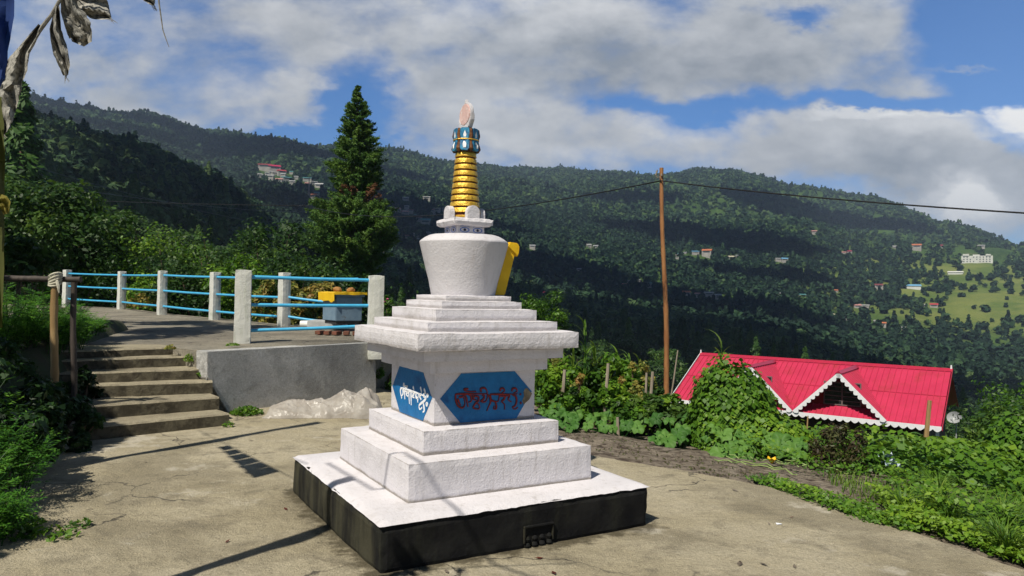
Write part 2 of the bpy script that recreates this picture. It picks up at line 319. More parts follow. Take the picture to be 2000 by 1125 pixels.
def rough_box(name, mat, parent, x0, x1, y0, y1, z0, z1, amp=.004, rnd=.008, cell=.06, wob=.0, taper=0.):
    """hand-plastered block: subdivided, soft irregular edges; taper widens the foot"""
    nx, ny, nz = [max(2, min(40, int(round(d/cell)))) for d in (x1-x0, y1-y0, z1-z0)]
    V = {}; vs = []; fs = []
    def vid(i, j, k):
        if (i, j, k) not in V:
            V[(i, j, k)] = len(vs)
            p = Vector((x0+(x1-x0)*i/nx, y0+(y1-y0)*j/ny, z0+(z1-z0)*k/nz)); n = Vector((0, 0, 0))
            n.x = -1 if i == 0 else (1 if i == nx else 0); n.y = -1 if j == 0 else (1 if j == ny else 0); n.z = -1 if k == 0 else (1 if k == nz else 0)
            cnt = abs(n.x)+abs(n.y)+abs(n.z)
            q = p*7+Vector((z0*31, z1*17, x1*5)); d = mnoise.noise(q)*amp+mnoise.noise(q*.25)*amp*1.3
            if cnt >= 2: d -= rnd*(.75+.9*abs(mnoise.noise(q*2.7)))
            p += n*d
            vs.append(p)
        return V[(i, j, k)]
    for a in range(nx):
        for b in range(ny):
            fs.append((vid(a, b, 0), vid(a, b+1, 0), vid(a+1, b+1, 0), vid(a+1, b, 0))); fs.append((vid(a, b, nz), vid(a+1, b, nz), vid(a+1, b+1, nz), vid(a, b+1, nz)))
    for a in range(nx):
        for c in range(nz):
            fs.append((vid(a, 0, c), vid(a+1, 0, c), vid(a+1, 0, c+1), vid(a, 0, c+1))); fs.append((vid(a, ny, c), vid(a, ny, c+1), vid(a+1, ny, c+1), vid(a+1, ny, c)))
    for b in range(ny):
        for c in range(nz):
            fs.append((vid(0, b, c), vid(0, b, c+1), vid(0, b+1, c+1), vid(0, b+1, c))); fs.append((vid(nx, b, c), vid(nx, b+1, c), vid(nx, b+1, c+1), vid(nx, b, c+1)))
    return MB().add(vs, fs).build(name, mat, parent)
def _rand_unit(n):
    v = RNG.normal(size=(n, 3)); return v/np.linalg.norm(v, axis=1, keepdims=True)
def leaves(C, Nn, L, asp=.5, tint=None, along=None, fold=.0, droop=0.):
    """kite-shaped leaves at centres C with normals Nn, lengths L; returns V, Q, tint"""
    C = np.asarray(C, float); n = len(C); Nn = Nn/np.linalg.norm(Nn, axis=1, keepdims=True)
    a = _rand_unit(n) if along is None else along+_rand_unit(n)*.25
    u = a-Nn*np.sum(a*Nn, 1, keepdims=True); u /= np.linalg.norm(u, axis=1, keepdims=True)+1e-9
    v = np.cross(Nn, u); L = np.broadcast_to(L, (n,))[:, None]
    p0 = C-u*L*.5; p2 = C+u*L*.5-Nn*L*droop; m = C-u*L*.08+Nn*L*fold
    V = np.stack([p0, m+v*L*asp*.5-Nn*L*fold, p2, m-v*L*asp*.5-Nn*L*fold], 1).reshape(-1, 3)
    Q = np.arange(4*n).reshape(n, 4)
    T = np.repeat(np.clip(RNG.normal(.5, .2, n) if tint is None else tint, 0, 1), 4)
    return V, Q, T
def merge(parts):
    V = []; Q = []; T = []; o = 0
    for v, q, t in parts: V.append(v); Q.append(q+o); T.append(t); o += len(v)
    return np.concatenate(V), np.concatenate(Q), np.concatenate(T)
def leaf_obj(name, parts, mat, parent=None, loc=None):
    V, Q, T = merge(parts) if isinstance(parts, list) else parts
    return link(name, np_mesh(name, V, Q, T), mat, parent, loc)
def blades(P, H, lean, w=.012, seg=4, tint=None):
    """curved grass blades rooted at P, height H, lean vectors"""
    n = len(P); H = np.broadcast_to(H, (n,)); w = np.broadcast_to(w, (n,))
    side = np.cross(lean, [0, 0, 1.]); side /= np.linalg.norm(side, axis=1, keepdims=True)+1e-9
    V = []
    for i in range(seg+1):
        s = i/seg; c = P+np.outer(H*s*(1-.35*s*s), [0, 0, 1])+lean*(H*s*s)[:, None]
        ww = (w*(1-s**1.5)+.0008)[:, None]; V += [c-side*ww, c+side*ww]
    V = np.stack(V, 1); idx = np.arange(n)[:, None]*(2*(seg+1)); Q = []
    for i in range(seg): Q.append(idx+np.array([[2*i, 2*i+1, 2*i+3, 2*i+2]]))
    T = np.repeat(np.clip(RNG.normal(.5, .2, n) if tint is None else np.full(n, tint), 0, 1), 2*(seg+1))
    return V.reshape(-1, 3), np.concatenate(Q), T
# value noise on arrays
def vnoise(x, y, seed=0):
    xi = np.floor(x).astype(np.int64); yi = np.floor(y).astype(np.int64); xf = x-xi; yf = y-yi
    def h(a, b):
        k = (a*374761393+b*668265263+seed*982451653) & 0x7fffffff; k = ((k ^ (k >> 13))*1274126177) & 0x7fffffff
        return ((k ^ (k >> 16)) & 0xffff)/65535.
    u = xf*xf*(3-2*xf); v = yf*yf*(3-2*yf)
    return (h(xi, yi)*(1-u)+h(xi+1, yi)*u)*(1-v)+(h(xi, yi+1)*(1-u)+h(xi+1, yi+1)*u)*v
def fbm(x, y, seed=0, o=4):
    s = 0; a = .5
    for i in range(o): s = s+a*(vnoise(x, y, seed+i)*2-1); x = x*2.03+7.1; y = y*2.03+3.7; a *= .5
    return s

# ------------------------------------------------------------------ terrain: valley floor, slopes and ridges as one sheet
PROF = {  # image column of a bearing -> (distance m, image row) samples that fix the slope seen along it
 -700: [(60, 560), (150, 470), (300, 330), (500, 200), (800, 260), (2200, 130), (3000, 150), (5000, 500)],
 0: [(45, 600), (80, 545), (150, 478), (300, 370), (480, 240), (650, 262), (900, 285), (1500, 235), (2100, 188), (2700, 215), (5000, 530)],
 100: [(45, 610), (80, 560), (150, 500), (300, 385), (500, 252), (700, 280), (950, 300), (1600, 245), (2200, 209), (2800, 240), (5000, 530)],
 250: [(45, 625), (80, 590), (150, 540), (300, 440), (600, 296), (800, 330), (1050, 335), (1700, 262), (2200, 226), (2800, 250), (5000, 540)],
 400: [(45, 640), (80, 615), (150, 580), (300, 505), (650, 352), (850, 395), (1100, 380), (1700, 305), (2300, 270), (2900, 290), (5000, 545)],
 550: [(45, 650), (80, 640), (150, 610), (300, 560), (700, 455), (1100, 385), (1500, 330), (2000, 280), (2700, 310), (5000, 550)],
 700: [(45, 665), (80, 660), (150, 650), (300, 610), (700, 500), (1200, 395), (1700, 335), (2100, 300), (2300, 292), (3200, 320), (5000, 560)],
 900: [(45, 720), (100, 720), (300, 650), (700, 545), (1200, 440), (1900, 360), (2500, 328), (3200, 350), (5000, 565)],
 1100: [(45, 780), (100, 770), (250, 705), (450, 645), (800, 560), (1400, 440), (2000, 372), (2600, 338), (3200, 350), (5000, 570)],
 1300: [(45, 830), (100, 820), (250, 735), (450, 665), (600, 645), (900, 578), (1500, 445), (2100, 372), (2700, 340), (3400, 360), (5000, 570)],
 1430: [(45, 860), (100, 840), (250, 760), (450, 680), (600, 670), (900, 590), (1500, 455), (2200, 370), (2700, 336), (3400, 360), (5000, 570)],
 1560: [(45, 880), (100, 860), (250, 780), (450, 700), (600, 700), (900, 610), (1500, 475), (2200, 400), (2700, 366), (3400, 390), (5000, 575)],
 1700: [(45, 900), (100, 900), (250, 830), (450, 760), (700, 715), (1000, 620), (1500, 505), (2200, 422), (2600, 396), (3400, 430), (5000, 580)],
 1850: [(45, 930), (100, 930), (250, 870), (450, 810), (700, 740), (1000, 650), (1300, 550), (1800, 480), (2300, 446), (3200, 480), (5000, 590)],
 2000: [(45, 950), (100, 950), (250, 890), (450, 830), (700, 750), (1000, 660), (1300, 560), (1700, 512), (2000, 488), (3200, 530), (5000, 600)],
 2700: [(45, 960), (100, 960), (250, 900), (450, 850), (700, 790), (1000, 740), (1300, 680), (1700, 650), (2000, 640), (3200, 640), (5000, 640)]}
AZ_COL = []; ELC = []
LR = np.linspace(math.log(45), math.log(5000), 90)
for x, pr in PROF.items():
    d0 = ray(x, 560); hyp = math.hypot(d0[0], d0[1]); AZ_COL.append(math.atan2(d0[0], d0[1]))
    sl = []; lr = []
    for D, y in pr:
        d = ray(x, y); r = D; sl.append(d[2]/math.hypot(d[0], d[1])); lr.append(math.log(r))
    ELC.append(np.interp(LR, lr, sl))
AZ_COL = np.array(AZ_COL); ELC = np.array(ELC)
for i in range(len(ELC)):   # soften the corners of each profile
    e = ELC[i]; ELC[i, 1:-1] = .25*e[:-2]+.5*e[1:-1]+.25*e[2:]
def slope_at(az, r):
    az = np.clip(az, AZ_COL[0], AZ_COL[-1]); k = np.clip(np.searchsorted(AZ_COL, az)-1, 0, len(AZ_COL)-2)
    t = (az-AZ_COL[k])/(AZ_COL[k+1]-AZ_COL[k]); t = t*.5+.5*t*t*(3-2*t)
    q = (np.log(np.clip(r, 45, 5000))-LR[0])/(LR[1]-LR[0]); j = np.clip(q.astype(int), 0, len(LR)-2); w = q-j
    A = ELC[k, j]*(1-w)+ELC[k, j+1]*w; B = ELC[k+1, j]*(1-w)+ELC[k+1, j+1]*w
    return A*(1-t)+B*t
def terr(x, y):
    x = np.asarray(x, float); y = np.asarray(y, float); r = np.hypot(x, y)+1e-6; az = np.arctan2(x, y)
    back = np.clip((np.abs(az)-1.1)/.9, 0, 1)
    far = EYE+np.maximum(r, 45)*slope_at(az, r)
    rel = (1-2*np.abs(fbm(x/420, y/420, 3, 5)))*np.clip((r-250)/1300, 0, 1)*30-9*np.clip((r-250)/1300, 0, 1)+fbm(x/170, y/170, 4, 3)*np.clip((r-250)/900, 0, 1)*26+fbm(x/60, y/60, 9, 3)*np.clip((r-80)/300, 0, 1)*7
    far = far+rel*np.clip(1.2-np.abs(r-2400)/3200, .3, 1)*.8
    far = far*(1-back)+back*(-8-.05*r)
    left = np.clip((-az+.02)/.18, 0, 1)
    near = np.where(r < 12, -.6, -.6-(r-12)*(.20*(1-left)+.02*left))
    w = np.clip((r-14)/31, 0, 1); w = w*w*(3-2*w)
    return near*(1-w)+far*w
def terr1(x, y): return float(terr(np.array([x]), np.array([y]))[0])
na, nr = 620, 330
azs = np.concatenate([np.linspace(-math.pi, -.95, 60, endpoint=False), np.linspace(-.95, .95, na-120, endpoint=False), np.linspace(.95, math.pi, 60)])
rs = np.concatenate([[2.0], np.geomspace(6, 60, 60), np.geomspace(62, 5200, nr-61)])
A, R_ = np.meshgrid(azs, rs, indexing='ij'); X = R_*np.sin(A); Y = R_*np.cos(A); Z = terr(X, Y)
V = np.stack([X, Y, Z], -1).reshape(-1, 3); TZMIN, TZMAX = V[:, 2].min(), V[:, 2].max()+25; I = np.arange(len(azs)*len(rs)).reshape(len(azs), len(rs))
Q = np.stack([I[:-1, :-1], I[:-1, 1:], I[1:, 1:], I[1:, :-1]], -1).reshape(-1, 4)
def ground_hit(x, y):
    d = ray(x, y); h = math.hypot(d[0], d[1]); rr = np.geomspace(30, 4800, 3000); P = C0[None]+np.outer(rr/h, d)
    below = np.where(P[:, 2] <= terr(P[:, 0], P[:, 1]))[0]
    return P[below[0]] if len(below) else P[-1]
def terrain_mat():
    m, t, b, o = newmat('hillside_ground'); v = geo_pos(t)
    col = MIX(t, RANGE(t, NOISE(t, v, .012, 8, .6), .35, .65), (.020, .050, .014), (.05, .10, .022))
    col = MIX(t, RANGE(t, NOISE(t, v, .25, 6, .65), .4, .7, 0, .6), col, (.10, .15, .035))
    col = MIX(t, RANGE(t, NOISE(t, v, .02, 8, .7), .62, .70, 0, .6), col, (.15, .12, .07))
    gh = ground_hit(1960, 560); vd = N(t, 'ShaderNodeVectorMath', operation='DISTANCE'); t.links.new(v, vd.inputs[0]); vd.inputs[1].default_value = tuple(gh)
    pasture = MIX(t, RANGE(t, NOISE(t, v, .018, 8, .65), .38, .62), (.095, .145, .032), (.19, .215, .058))
    col = MIX(t, M_(t, 'MULTIPLY', RANGE(t, M_(t, 'ADD', vd.outputs['Value'], M_(t, 'MULTIPLY', NOISE(t, v, .006, 5), 300)), 520, 340), .85), col, pasture)
    t.links.new(col, b.inputs['Base Color']); b.inputs['Roughness'].default_value = 1; b.inputs['Specular IOR Level'].default_value = .1
    bn = N(t, 'ShaderNodeBump'); bn.inputs['Strength'].default_value = 1; bn.inputs['Distance'].default_value = 3
    t.links.new(NOISE(t, v, .15, 8, .7), bn.inputs['Height']); t.links.new(bn.outputs[0], b.inputs['Normal'])
    return m
tag(link('hills', np_mesh('hills', V, Q, smooth=True), terrain_mat()), kind='structure')

# ------------------------------------------------------------------ clouds overhead (out of the picture, they shade parts of the hillsides)
CLOUDM = pmat('cloud_white', (.85, .85, .87), (.8, .8, .82), .002, 1, 0)
def cloud(target, rx, ry, seed, Hc=1300, rz=0):
    """a cumulus whose shadow falls round the ground point target"""
    k = (Hc-target[2])/SUND.z; c = Vector(target)+SUND*k
    bm = bmesh.new(); bmesh.ops.create_icosphere(bm, subdivisions=5, radius=1)
    for v in bm.verts:
        p = v.co.copy(); d = 1+.38*mnoise.fractal(p*1.5+Vector((seed*9.1, 0, 0)), 1.0, 2.0, 4)+.10*mnoise.noise(p*6+Vector((seed, 0, 0)))
        p *= d; z = p.z*.45*min(rx, ry); z = z if z > 0 else z*.3
        v.co = Vector((p.x*rx, p.y*ry, z))
    me = bpy.data.meshes.new('cloud'); bm.to_mesh(me); bm.free()
    for p in me.polygons: p.use_smooth = True
    o = link('cloud', me, CLOUDM, loc=c); o.rotation_euler.z = rz
    tag(o, kind='stuff')
CL = [((1010, 520), 330, 150, 1, -.5), ((1200, 640), 250, 140, 2, -.3), ((1080, 690), 150, 110, 22, 0), ((900, 600), 150, 90, 23, .3), ((800, 420), 170, 120, 3, 0), ((170, 240), 420, 110, 5, .6),
      ((1380, 470), 190, 90, 6, -.6), ((1500, 545), 90, 40, 7, -.4), ((330, 340), 120, 60, 8, .5), ((1600, 420), 250, 110, 10, -.3), ((620, 300), 260, 120, 12, .2), ((1180, 390), 200, 70, 13, 0), ((300, 250), 300, 120, 14, .3)]
for (px, py), rx, ry, sd, rz in CL: cloud(tuple(ground_hit(px, py)), rx, ry, sd, rz=rz)

# ------------------------------------------------------------------ forest on the slopes
def crown_proto(nq, kind, size=.34):
    if kind == 'cone':
        h = RNG.random(nq)**.8; a = RNG.random(nq)*2*math.pi; rr = (1-h)*.42*(.75+.35*RNG.random(nq))+.03
        C = np.stack([rr*np.cos(a), rr*np.sin(a), h*1.5], 1); Nn = np.stack([np.cos(a), np.sin(a), .5+0*a], 1)+_rand_unit(nq)*.5
        s = size*(.7+.5*(1-h))
    else:
        K = max(4, nq//9); cc = _rand_unit(K)*.5*np.array([.62, .62, .5]); cc[:, 2] += .55
        w = RNG.integers(0, K, nq); off = _rand_unit(nq); C = cc[w]+off*(.24+.05*RNG.random((nq, 1))); Nn = off+_rand_unit(nq)*.35
        Nn[:, 2] += .25; s = size*(.6+.6*RNG.random(nq))
    return C, Nn, s
def forest_mesh(P, S, tints, nq, conef, protos=5):
    pr = {k: [crown_proto(nq, k, .34 if nq > 80 else (.5 if nq > 30 else .62)) for _ in range(protos)] for k in ('cone', 'round')}
    out = []
    kinds = np.where(RNG.random(len(P)) < conef, 1, 0); which = RNG.integers(0, protos, len(P))
    for kn, kk in (('round', 0), ('cone', 1)):
        for w in range(protos):
            sel = np.where((kinds == kk) & (which == w))[0]
            if not len(sel): continue
            C, Nn, s = pr[kn][w]; m = len(sel); a = RNG.random(m)*2*math.pi; ca, sa = np.cos(a), np.sin(a)
            def rot(Q_): return np.stack([np.outer(ca, Q_[:, 0])-np.outer(sa, Q_[:, 1]), np.outer(sa, Q_[:, 0])+np.outer(ca, Q_[:, 1]), np.broadcast_to(Q_[:, 2], (m, len(Q_)))], -1)
            CC = rot(C)*S[sel][:, None, None]+P[sel][:, None, :]; NN = rot(Nn)
            L = np.outer(S[sel], s); tt = np.repeat(tints[sel], len(C))+RNG.normal(0, .12, m*len(C))-(.22 if kk else 0)
            out.append(leaves(CC.reshape(-1, 3), NN.reshape(-1, 3), L.ravel(), .9, np.clip(tt, 0, 1), fold=.06))
    return merge(out)
VILLAGE = [(518, 330, 20, 'red'), (536, 336, 22, 'crimson'), (550, 341, 16, 'red'), (508, 344, 10, 'white'), (528, 349, 14, 'white'), (545, 352, 13, 'pink'), (560, 352, 15, 'teal'), (571, 358, 11, 'white'), (492, 346, 8, 'grey'), (600, 352, 13, 'teal'), (613, 358, 11, 'white'), (624, 363, 16, 'white'), (609, 389, 18, 'orange'), (618, 381, 12, 'teal'),
 (792, 388, 13, 'white'), (833, 388, 12, 'white'), (774, 411, 17, 'pink'), (791, 416, 15, 'pink'), (760, 409, 8, 'grey'), (802, 414, 11, 'maroon'), (851, 412, 15, 'cream'), (870, 411, 12, 'cream'), (831, 434, 20, 'teal'), (818, 430, 13, 'maroon'), (765, 452, 12, 'red'), (778, 460, 12, 'teal'), (795, 465, 13, 'maroon'), (817, 461, 9, 'white'), (840, 463, 11, 'grey'), (745, 497, 12, 'white'), (745, 508, 9, 'grey'), (806, 458, 8, 'white'),
 (1040, 484, 12, 'grey'), (1150, 481, 10, 'white'), (1164, 484, 11, 'grey'), (1282, 490, 8, 'blue'), (1358, 494, 11, 'blue'), (1381, 498, 19, 'orange'), (1428, 503, 12, 'cream'), (1520, 507, 9, 'white'), (1532, 510, 12, 'blue'), (1590, 455, 10, 'pink'), (1648, 493, 8, 'pink'), (1659, 493, 8, 'crimson'), (1790, 486, 15, 'orange'), (1839, 482, 8, 'crimson'), (1746, 482, 9, 'white'), (1916, 482, 9, 'white'), (1716, 563, 14, 'maroon'),
 (1632, 567, 8, 'orange'), (1674, 598, 13, 'pink'), (1691, 599, 10, 'white'), (1805, 596, 9, 'grey'), (1824, 597, 13, 'red'), (1712, 628, 10, 'white'), (1724, 636, 12, 'orange'), (1766, 643, 9, 'white'), (1340, 578, 17, 'orange'), (1362, 578, 12, 'pink'), (1384, 576, 14, 'white'), (1402, 581, 13, 'grey'), (1268, 561, 11, 'white'), (1228, 550, 8, 'grey'), (1131, 526, 10, 'grey'), (1046, 572, 13, 'crimson'), (1063, 575, 13, 'crimson'), (1320, 630, 13, 'pink')]
for cx_, cy_, sx_, sy_, n_ in ((548, 345, 34, 9, 9), (600, 358, 22, 6, 4), (815, 462, 42, 9, 8), (825, 412, 40, 8, 6), (1380, 498, 60, 8, 4), (1600, 600, 90, 30, 5), (1380, 580, 50, 6, 4), (1250, 556, 40, 10, 4)):
    for _ in range(n_): VILLAGE.append((cx_+random.uniform(-sx_, sx_), cy_+random.uniform(-sy_, sy_), random.uniform(6, 10), random.choice(['white', 'grey', 'white', 'pink', 'teal', 'maroon', 'cream'])))
CLEAR = [(x, y, w) for x, y, w, _ in VILLAGE]+[(1908, 510, 50), (1866, 534, 24), (1780, 562, 34)]
GRASSY = [((1935, 545), 170, 75), ((1965, 620), 120, 60), ((1900, 508), 70, 22), ((1905, 575), 60, 20)]
def project(P):
    Xp = P-C0; d = Xp@fw; return 1000+F*(Xp@RT)/d, 562.5-F*(Xp@UP)/d
def sample_trees(r0, r1, cell, smin, smax, azr=.68):
    n = int(.5*2*azr*(r1*r1-r0*r0)/(cell*cell)); r = np.sqrt(RNG.random(n)*(r1*r1-r0*r0)+r0*r0); az = (RNG.random(n)*2-1)*azr
    x = r*np.sin(az); y = r*np.cos(az); z = terr(x, y)
    P = np.stack([x, y, z], 1); S = smin+(smax-smin)*RNG.random(n)**1.6
    px, py = project(P+np.array([0, 0, 3.]))
    keep = np.ones(n, bool)
    for (cx_, cy_), ax, bx in GRASSY:
        g = ((px-cx_)/ax)**2+((py-cy_)/bx)**2 < 1; keep &= ~(g & (RNG.random(n) < .62))
    gn = fbm(x/150, y/150, 21, 4); keep &= ~((gn > .26) & (px > 1250) & (RNG.random(n) < .7))
    for bx_, by_, bw_ in CLEAR: keep &= ~((np.abs(px-bx_) < bw_*.55+2) & (py > by_-2) & (py < by_+3+bw_*.5))
    t = .42+fbm(x/220, y/220, 31, 4)*1.1+RNG.normal(0, .17, n)+np.clip((px-1500)/2200, 0, .22)
    return P[keep], S[keep], np.clip(t, 0, 1), px[keep], py[keep]
FP = [sample_trees(330, 650, 5.8, 5, 11.5), sample_trees(650, 1500, 8.0, 6, 13), sample_trees(1500, 2850, 12.5, 8, 16)]
for (P, S, T_, px, py), nq, cf in zip(FP, (90, 34, 18), (.12, .12, .10)):
    v, q, t = forest_mesh(P-np.array([0, 0, 1.]), S, T_, nq, cf)
    tag(link('forest', np_mesh('forest', v, q, t), FOREST), kind='stuff', label='mixed forest covering the far hillsides')
# nearer trees, one object each
def tree_proto(kind, nl, leafL, seed):
    """unit-height-ish tree (about 10 m): crown and trunk meshes"""
    rg = np.random.default_rng(seed); parts = []; tb = MB()
    if kind == 'cone':
        H = 12.; tb.tube([(0, 0, -2), (0, 0, H*.5), (0, 0, H*.95)], [.28, .16, .03], 6)
        h = rg.random(nl)**.85; a = rg.random(nl)*6.283; rr = (1-h)**.8*2.3*(.45+.6*rg.random(nl))+.1
        rr *= 1+.35*np.sin(h*38+np.sin(a*2)*1.5)
        C = np.stack([rr*np.cos(a), rr*np.sin(a), 1.2+h*(H-1.2)-rr*.25], 1); Nn = np.stack([np.cos(a)*.7, np.sin(a)*.7, .6+0*a], 1)+_rand_unit(nl)*.5
        parts.append(leaves(C, Nn, leafL*(.7+.6*rg.random(nl)), .4, .35+rg.normal(0, .14, nl)))
    else:
        K = 26; H = 9.
        cc = _rand_unit(K)*(.55+.45*rg.random((K, 1)))*np.array([3.2, 3.2, 2.6]); cc[:, 2] = cc[:, 2]+6.0
        tb.tube([(0, 0, -2), (.1, 0, 2.5), (0, .1, 5.5)], [.38, .28, .12], 7)
        for c in cc[:12]: tb.tube([(0.05, 0, 2.2+rg.random()*2), tuple(c*.6+np.array([0, 0, 1.4])), tuple(c)], [.12, .07, .02], 5)
        w = rg.integers(0, K, nl); off = _rand_unit(nl); rad = (.7+.7*rg.random(K))[w][:, None]
        C = cc[w]+off*rad*(.75+.35*rg.random((nl, 1)))*np.array([1, 1, .7]); Nn = off+_rand_unit(nl)*.7; Nn[:, 2] += .5
        tt = (.5+rg.normal(0, .12, K))[w]+rg.normal(0, .12, nl)
        parts.append(leaves(C, Nn, leafL*(.4+.9*rg.random(nl)), .6, tt, fold=.08))
    V_, Q_, T_ = merge(parts)
    return np_mesh('crown', V_, Q_, T_), tb.mesh('trunk', smooth=True)
TREE_KINDS = [('round', 'broadleaf_tree', 'round leafy green tree among others on the wooded slope', 'leafy trees on the near slope', LEAF_BROAD),
              ('cone', 'conifer_tree', 'dark narrow conifer among others on the wooded slope', 'conifers on the near slope', LEAF_CONI)]
protos = []
for k, nm, lb, gp, mt in TREE_KINDS:
    row = []
    for s in range(3):
        cm, tm = tree_proto(k, 2600 if k == 'round' else 2000, .55 if k == 'round' else .62, 50+s); cm.materials.append(mt); tm.materials.append(BARK); row.append((cm, tm))
    protos.append(row)
P, S, T_, px, py = sample_trees(58, 330, 8.5, .75, 1.35)
# keep those that can be seen: sort by size on the picture
vis = (px > -60) & (px < 2060); vis &= ~((px > 640) & (np.hypot(P[:, 0], P[:, 1]) < 150)) & ~(np.hypot(P[:, 0], P[:, 1]) < 85)
P, S, T_ = P[vis], S[vis], T_[vis]; dist = np.hypot(P[:, 0], P[:, 1]); order = np.argsort(dist/S)
cntk = [0, 0]
rest = []
for i in order:
    k = 1 if RNG.random() < .16 else 0
    if cntk[k] >= (290 if k == 0 else 150) or dist[i] > 330: rest.append(i); continue
    cntk[k] += 1
    _, nm, lb, gp, mt = TREE_KINDS[k]; cm, tm = protos[k][RNG.integers(0, 3)]
    e = empty(nm, (P[i][0], P[i][1], P[i][2]-.5), lb, 'tree', gp, RNG.random()*6.28); s = S[i]*(1.0 if k == 0 else 1.15); e.scale = (s, s, s*(.9+.25*RNG.random()))
    link('crown', cm, parent=e); link('trunk', tm, parent=e)
if rest:
    rest = np.array(rest); v, q, t = forest_mesh(P[rest], S[rest]*9.5, T_[rest], 240, .3)
    tag(link('forest', np_mesh('forest', v, q, t), FOREST), kind='stuff', label='mixed forest on the middle slopes')

# ------------------------------------------------------------------ yard, soil strip, terrace, steps
EDGE = [(-2.3, 12.6), (-1.3, 10.6), (-.2, 8.7), (.86, 7.41), (1.58, 6.87), (2.23, 6.33), (2.74, 5.32), (3.13, 4.46), (3.9, 2.6), (4.8, 0), (5.5, -8)]
edge = []
for i in range(len(EDGE)-1):
    for k in range(8):
        t = k/8; x = EDGE[i][0]*(1-t)+EDGE[i+1][0]*t; y = EDGE[i][1]*(1-t)+EDGE[i+1][1]*t
        j = .035*mnoise.noise(Vector((x*3, y*3, 0)))+.02*mnoise.noise(Vector((x*11, y*11, 4))); edge.append((x+j, y+j*.6))
edge.append(EDGE[-1])
mb = MB(); mb.prism([(-9, -8), *edge[::-1], (-4.5, 12.6), (-9, 9)], -.35, 0.0)
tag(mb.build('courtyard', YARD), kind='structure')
# soil beside the slab, falling away under the plants
OFFS = [-.15, .0, .25, .6, 1.0, 1.5, 2.2, 3.2, 4.5, 6, 8, 11]
V = []; nE = len(edge)
def enormal(i):
    a = edge[max(i-3, 0)]; b = edge[min(i+3, nE-1)]; dx, dy = b[0]-a[0], b[1]-a[1]; L = math.hypot(dx, dy); return (-dy/L, dx/L)
def off_z(o, x, y): return -.035-.05*min(o, 1.2)-.13*max(0, o-1.2)-.06*max(0, o-3)+.03*mnoise.noise(Vector((x*2.2, y*2.2, 7)))+.012*mnoise.noise(Vector((x*9, y*9, 7)))
nsub = 3; OF = np.concatenate([np.linspace(OFFS[i], OFFS[i+1], nsub, endpoint=False) for i in range(len(OFFS)-1)]+[[OFFS[-1]]])
for i in range(nE):
    nx_, ny_ = enormal(i)
    if nx_*1 < 0 and ny_ < 0: nx_, ny_ = -nx_, -ny_
    if nx_ < 0: nx_, ny_ = -nx_, -ny_
    for o in OF: x = edge[i][0]+nx_*o; y = edge[i][1]+ny_*o; V.append((x, y, off_z(o, x, y)))
m_ = len(OF); I = np.arange(nE*m_).reshape(nE, m_); Q = np.stack([I[:-1, :-1], I[1:, :-1], I[1:, 1:], I[:-1, 1:]], -1).reshape(-1, 4)
tag(link('soil_strip', np_mesh('soil_strip', V, Q, smooth=True), SOIL), kind='structure')
EA = np.array(edge)
def edge_off(x, y):
    """distance outwards from the slab edge"""
    d = np.hypot(EA[:, 0]-x, EA[:, 1]-y); return float(d.min())
def soil_z(x, y): return off_z(edge_off(x, y), x, y)

ZK = [0, .14, .29, .44, .57, .70, .80]; TZ = .80
def terz(x, y): return TZ+.0135*max(0, y-10)
WB0 = onz(447, 805); WB1 = onz(735, 768); wdir = (WB1-WB0)/np.linalg.norm(WB1-WB0); wn_ = np.array([wdir[1], -wdir[0], 0.])
def onwall(x, y): return onplane(x, y, WB0, wn_)
poly = [onwall(405, 687), onwall(405, 738), onwall(447, 806), onwall(735, 769), onwall(733, 669)]
poly[2][2] = -.02; poly[3][2] = -.02
bk = np.array([-wdir[1], wdir[0], 0.])*.26
if bk[1] < 0: bk = -bk
tag(MB().slab(poly, bk).build('retaining_wall', WALLM, bevel=.006), 'low grey cement-rendered retaining wall between the steps and the shrine', 'wall')
# steps
FR = [None, ((178, 834), (444.5, 807.6)), ((174, 793), (425, 775.6)), ((171, 752.5), (412, 745)), ((167, 727.6), (396, 720.5)), ((156, 702.7), (371.6, 695.6)), ((147.6, 684.5), (334, 678.5))]
sm_ = MB(); frs = []
for k in range(1, 7):
    l = onz(*FR[k][0], ZK[k]); r = onz(*FR[k][1], ZK[k]); frs.append((l, r))
steps_e = empty('concrete_steps', (frs[0][1][0], frs[0][1][1], 0), 'worn mossy concrete steps of six risers climbing to the terrace', 'steps')
base_xy = np.array([frs[0][1][0], frs[0][1][1], 0])
for k in range(6):
    l, r = frs[k]; d = (r-l)/np.linalg.norm(r-l); n = np.array([-d[1], d[0], 0]); l = l-d*.55
    x = np.array([l, r+d*.02, r+d*.02+n*1.6, l+n*1.6])-base_xy
    if k == 5: x = np.array([l, r+d*.05, r+d*.05+n*.8, l+n*.8])-base_xy
    z0 = -.05 if k == 0 else ZK[k]-.02+.0
    b = MB(); nn = 22; top = ZK[k+1]; vs = []; fs = []
    # front lip roughened along its length
    cols = []
    for i in range(nn+1):
        t = i/nn; f = x[0]*(1-t)+x[1]*t; bb = x[3]*(1-t)+x[2]*t; j = .014*mnoise.noise(Vector((t*9, k*3.1, 0)))+.01*mnoise.noise(Vector((t*27, k, 5)))
        f2 = f-n*j
        cols.append([(f2[0]-n[0]*.006, f2[1]-n[1]*.006, z0), (f2[0], f2[1], top-.018+j*.4), (f2[0]+n[0]*.014, f2[1]+n[1]*.014, top+j*.3), (bb[0], bb[1], top), (bb[0], bb[1], z0)])
    for c in cols: vs += c
    for i in range(nn):
        for j in range(5): fs.append((i*5+j, i*5+(j+1) % 5, (i+1)*5+(j+1) % 5, (i+1)*5+j))
    fs += [tuple(range(5)), tuple(range(nn*5, nn*5+5))[::-1]]
    b.add(vs, fs).build('step', STEPM, steps_e)
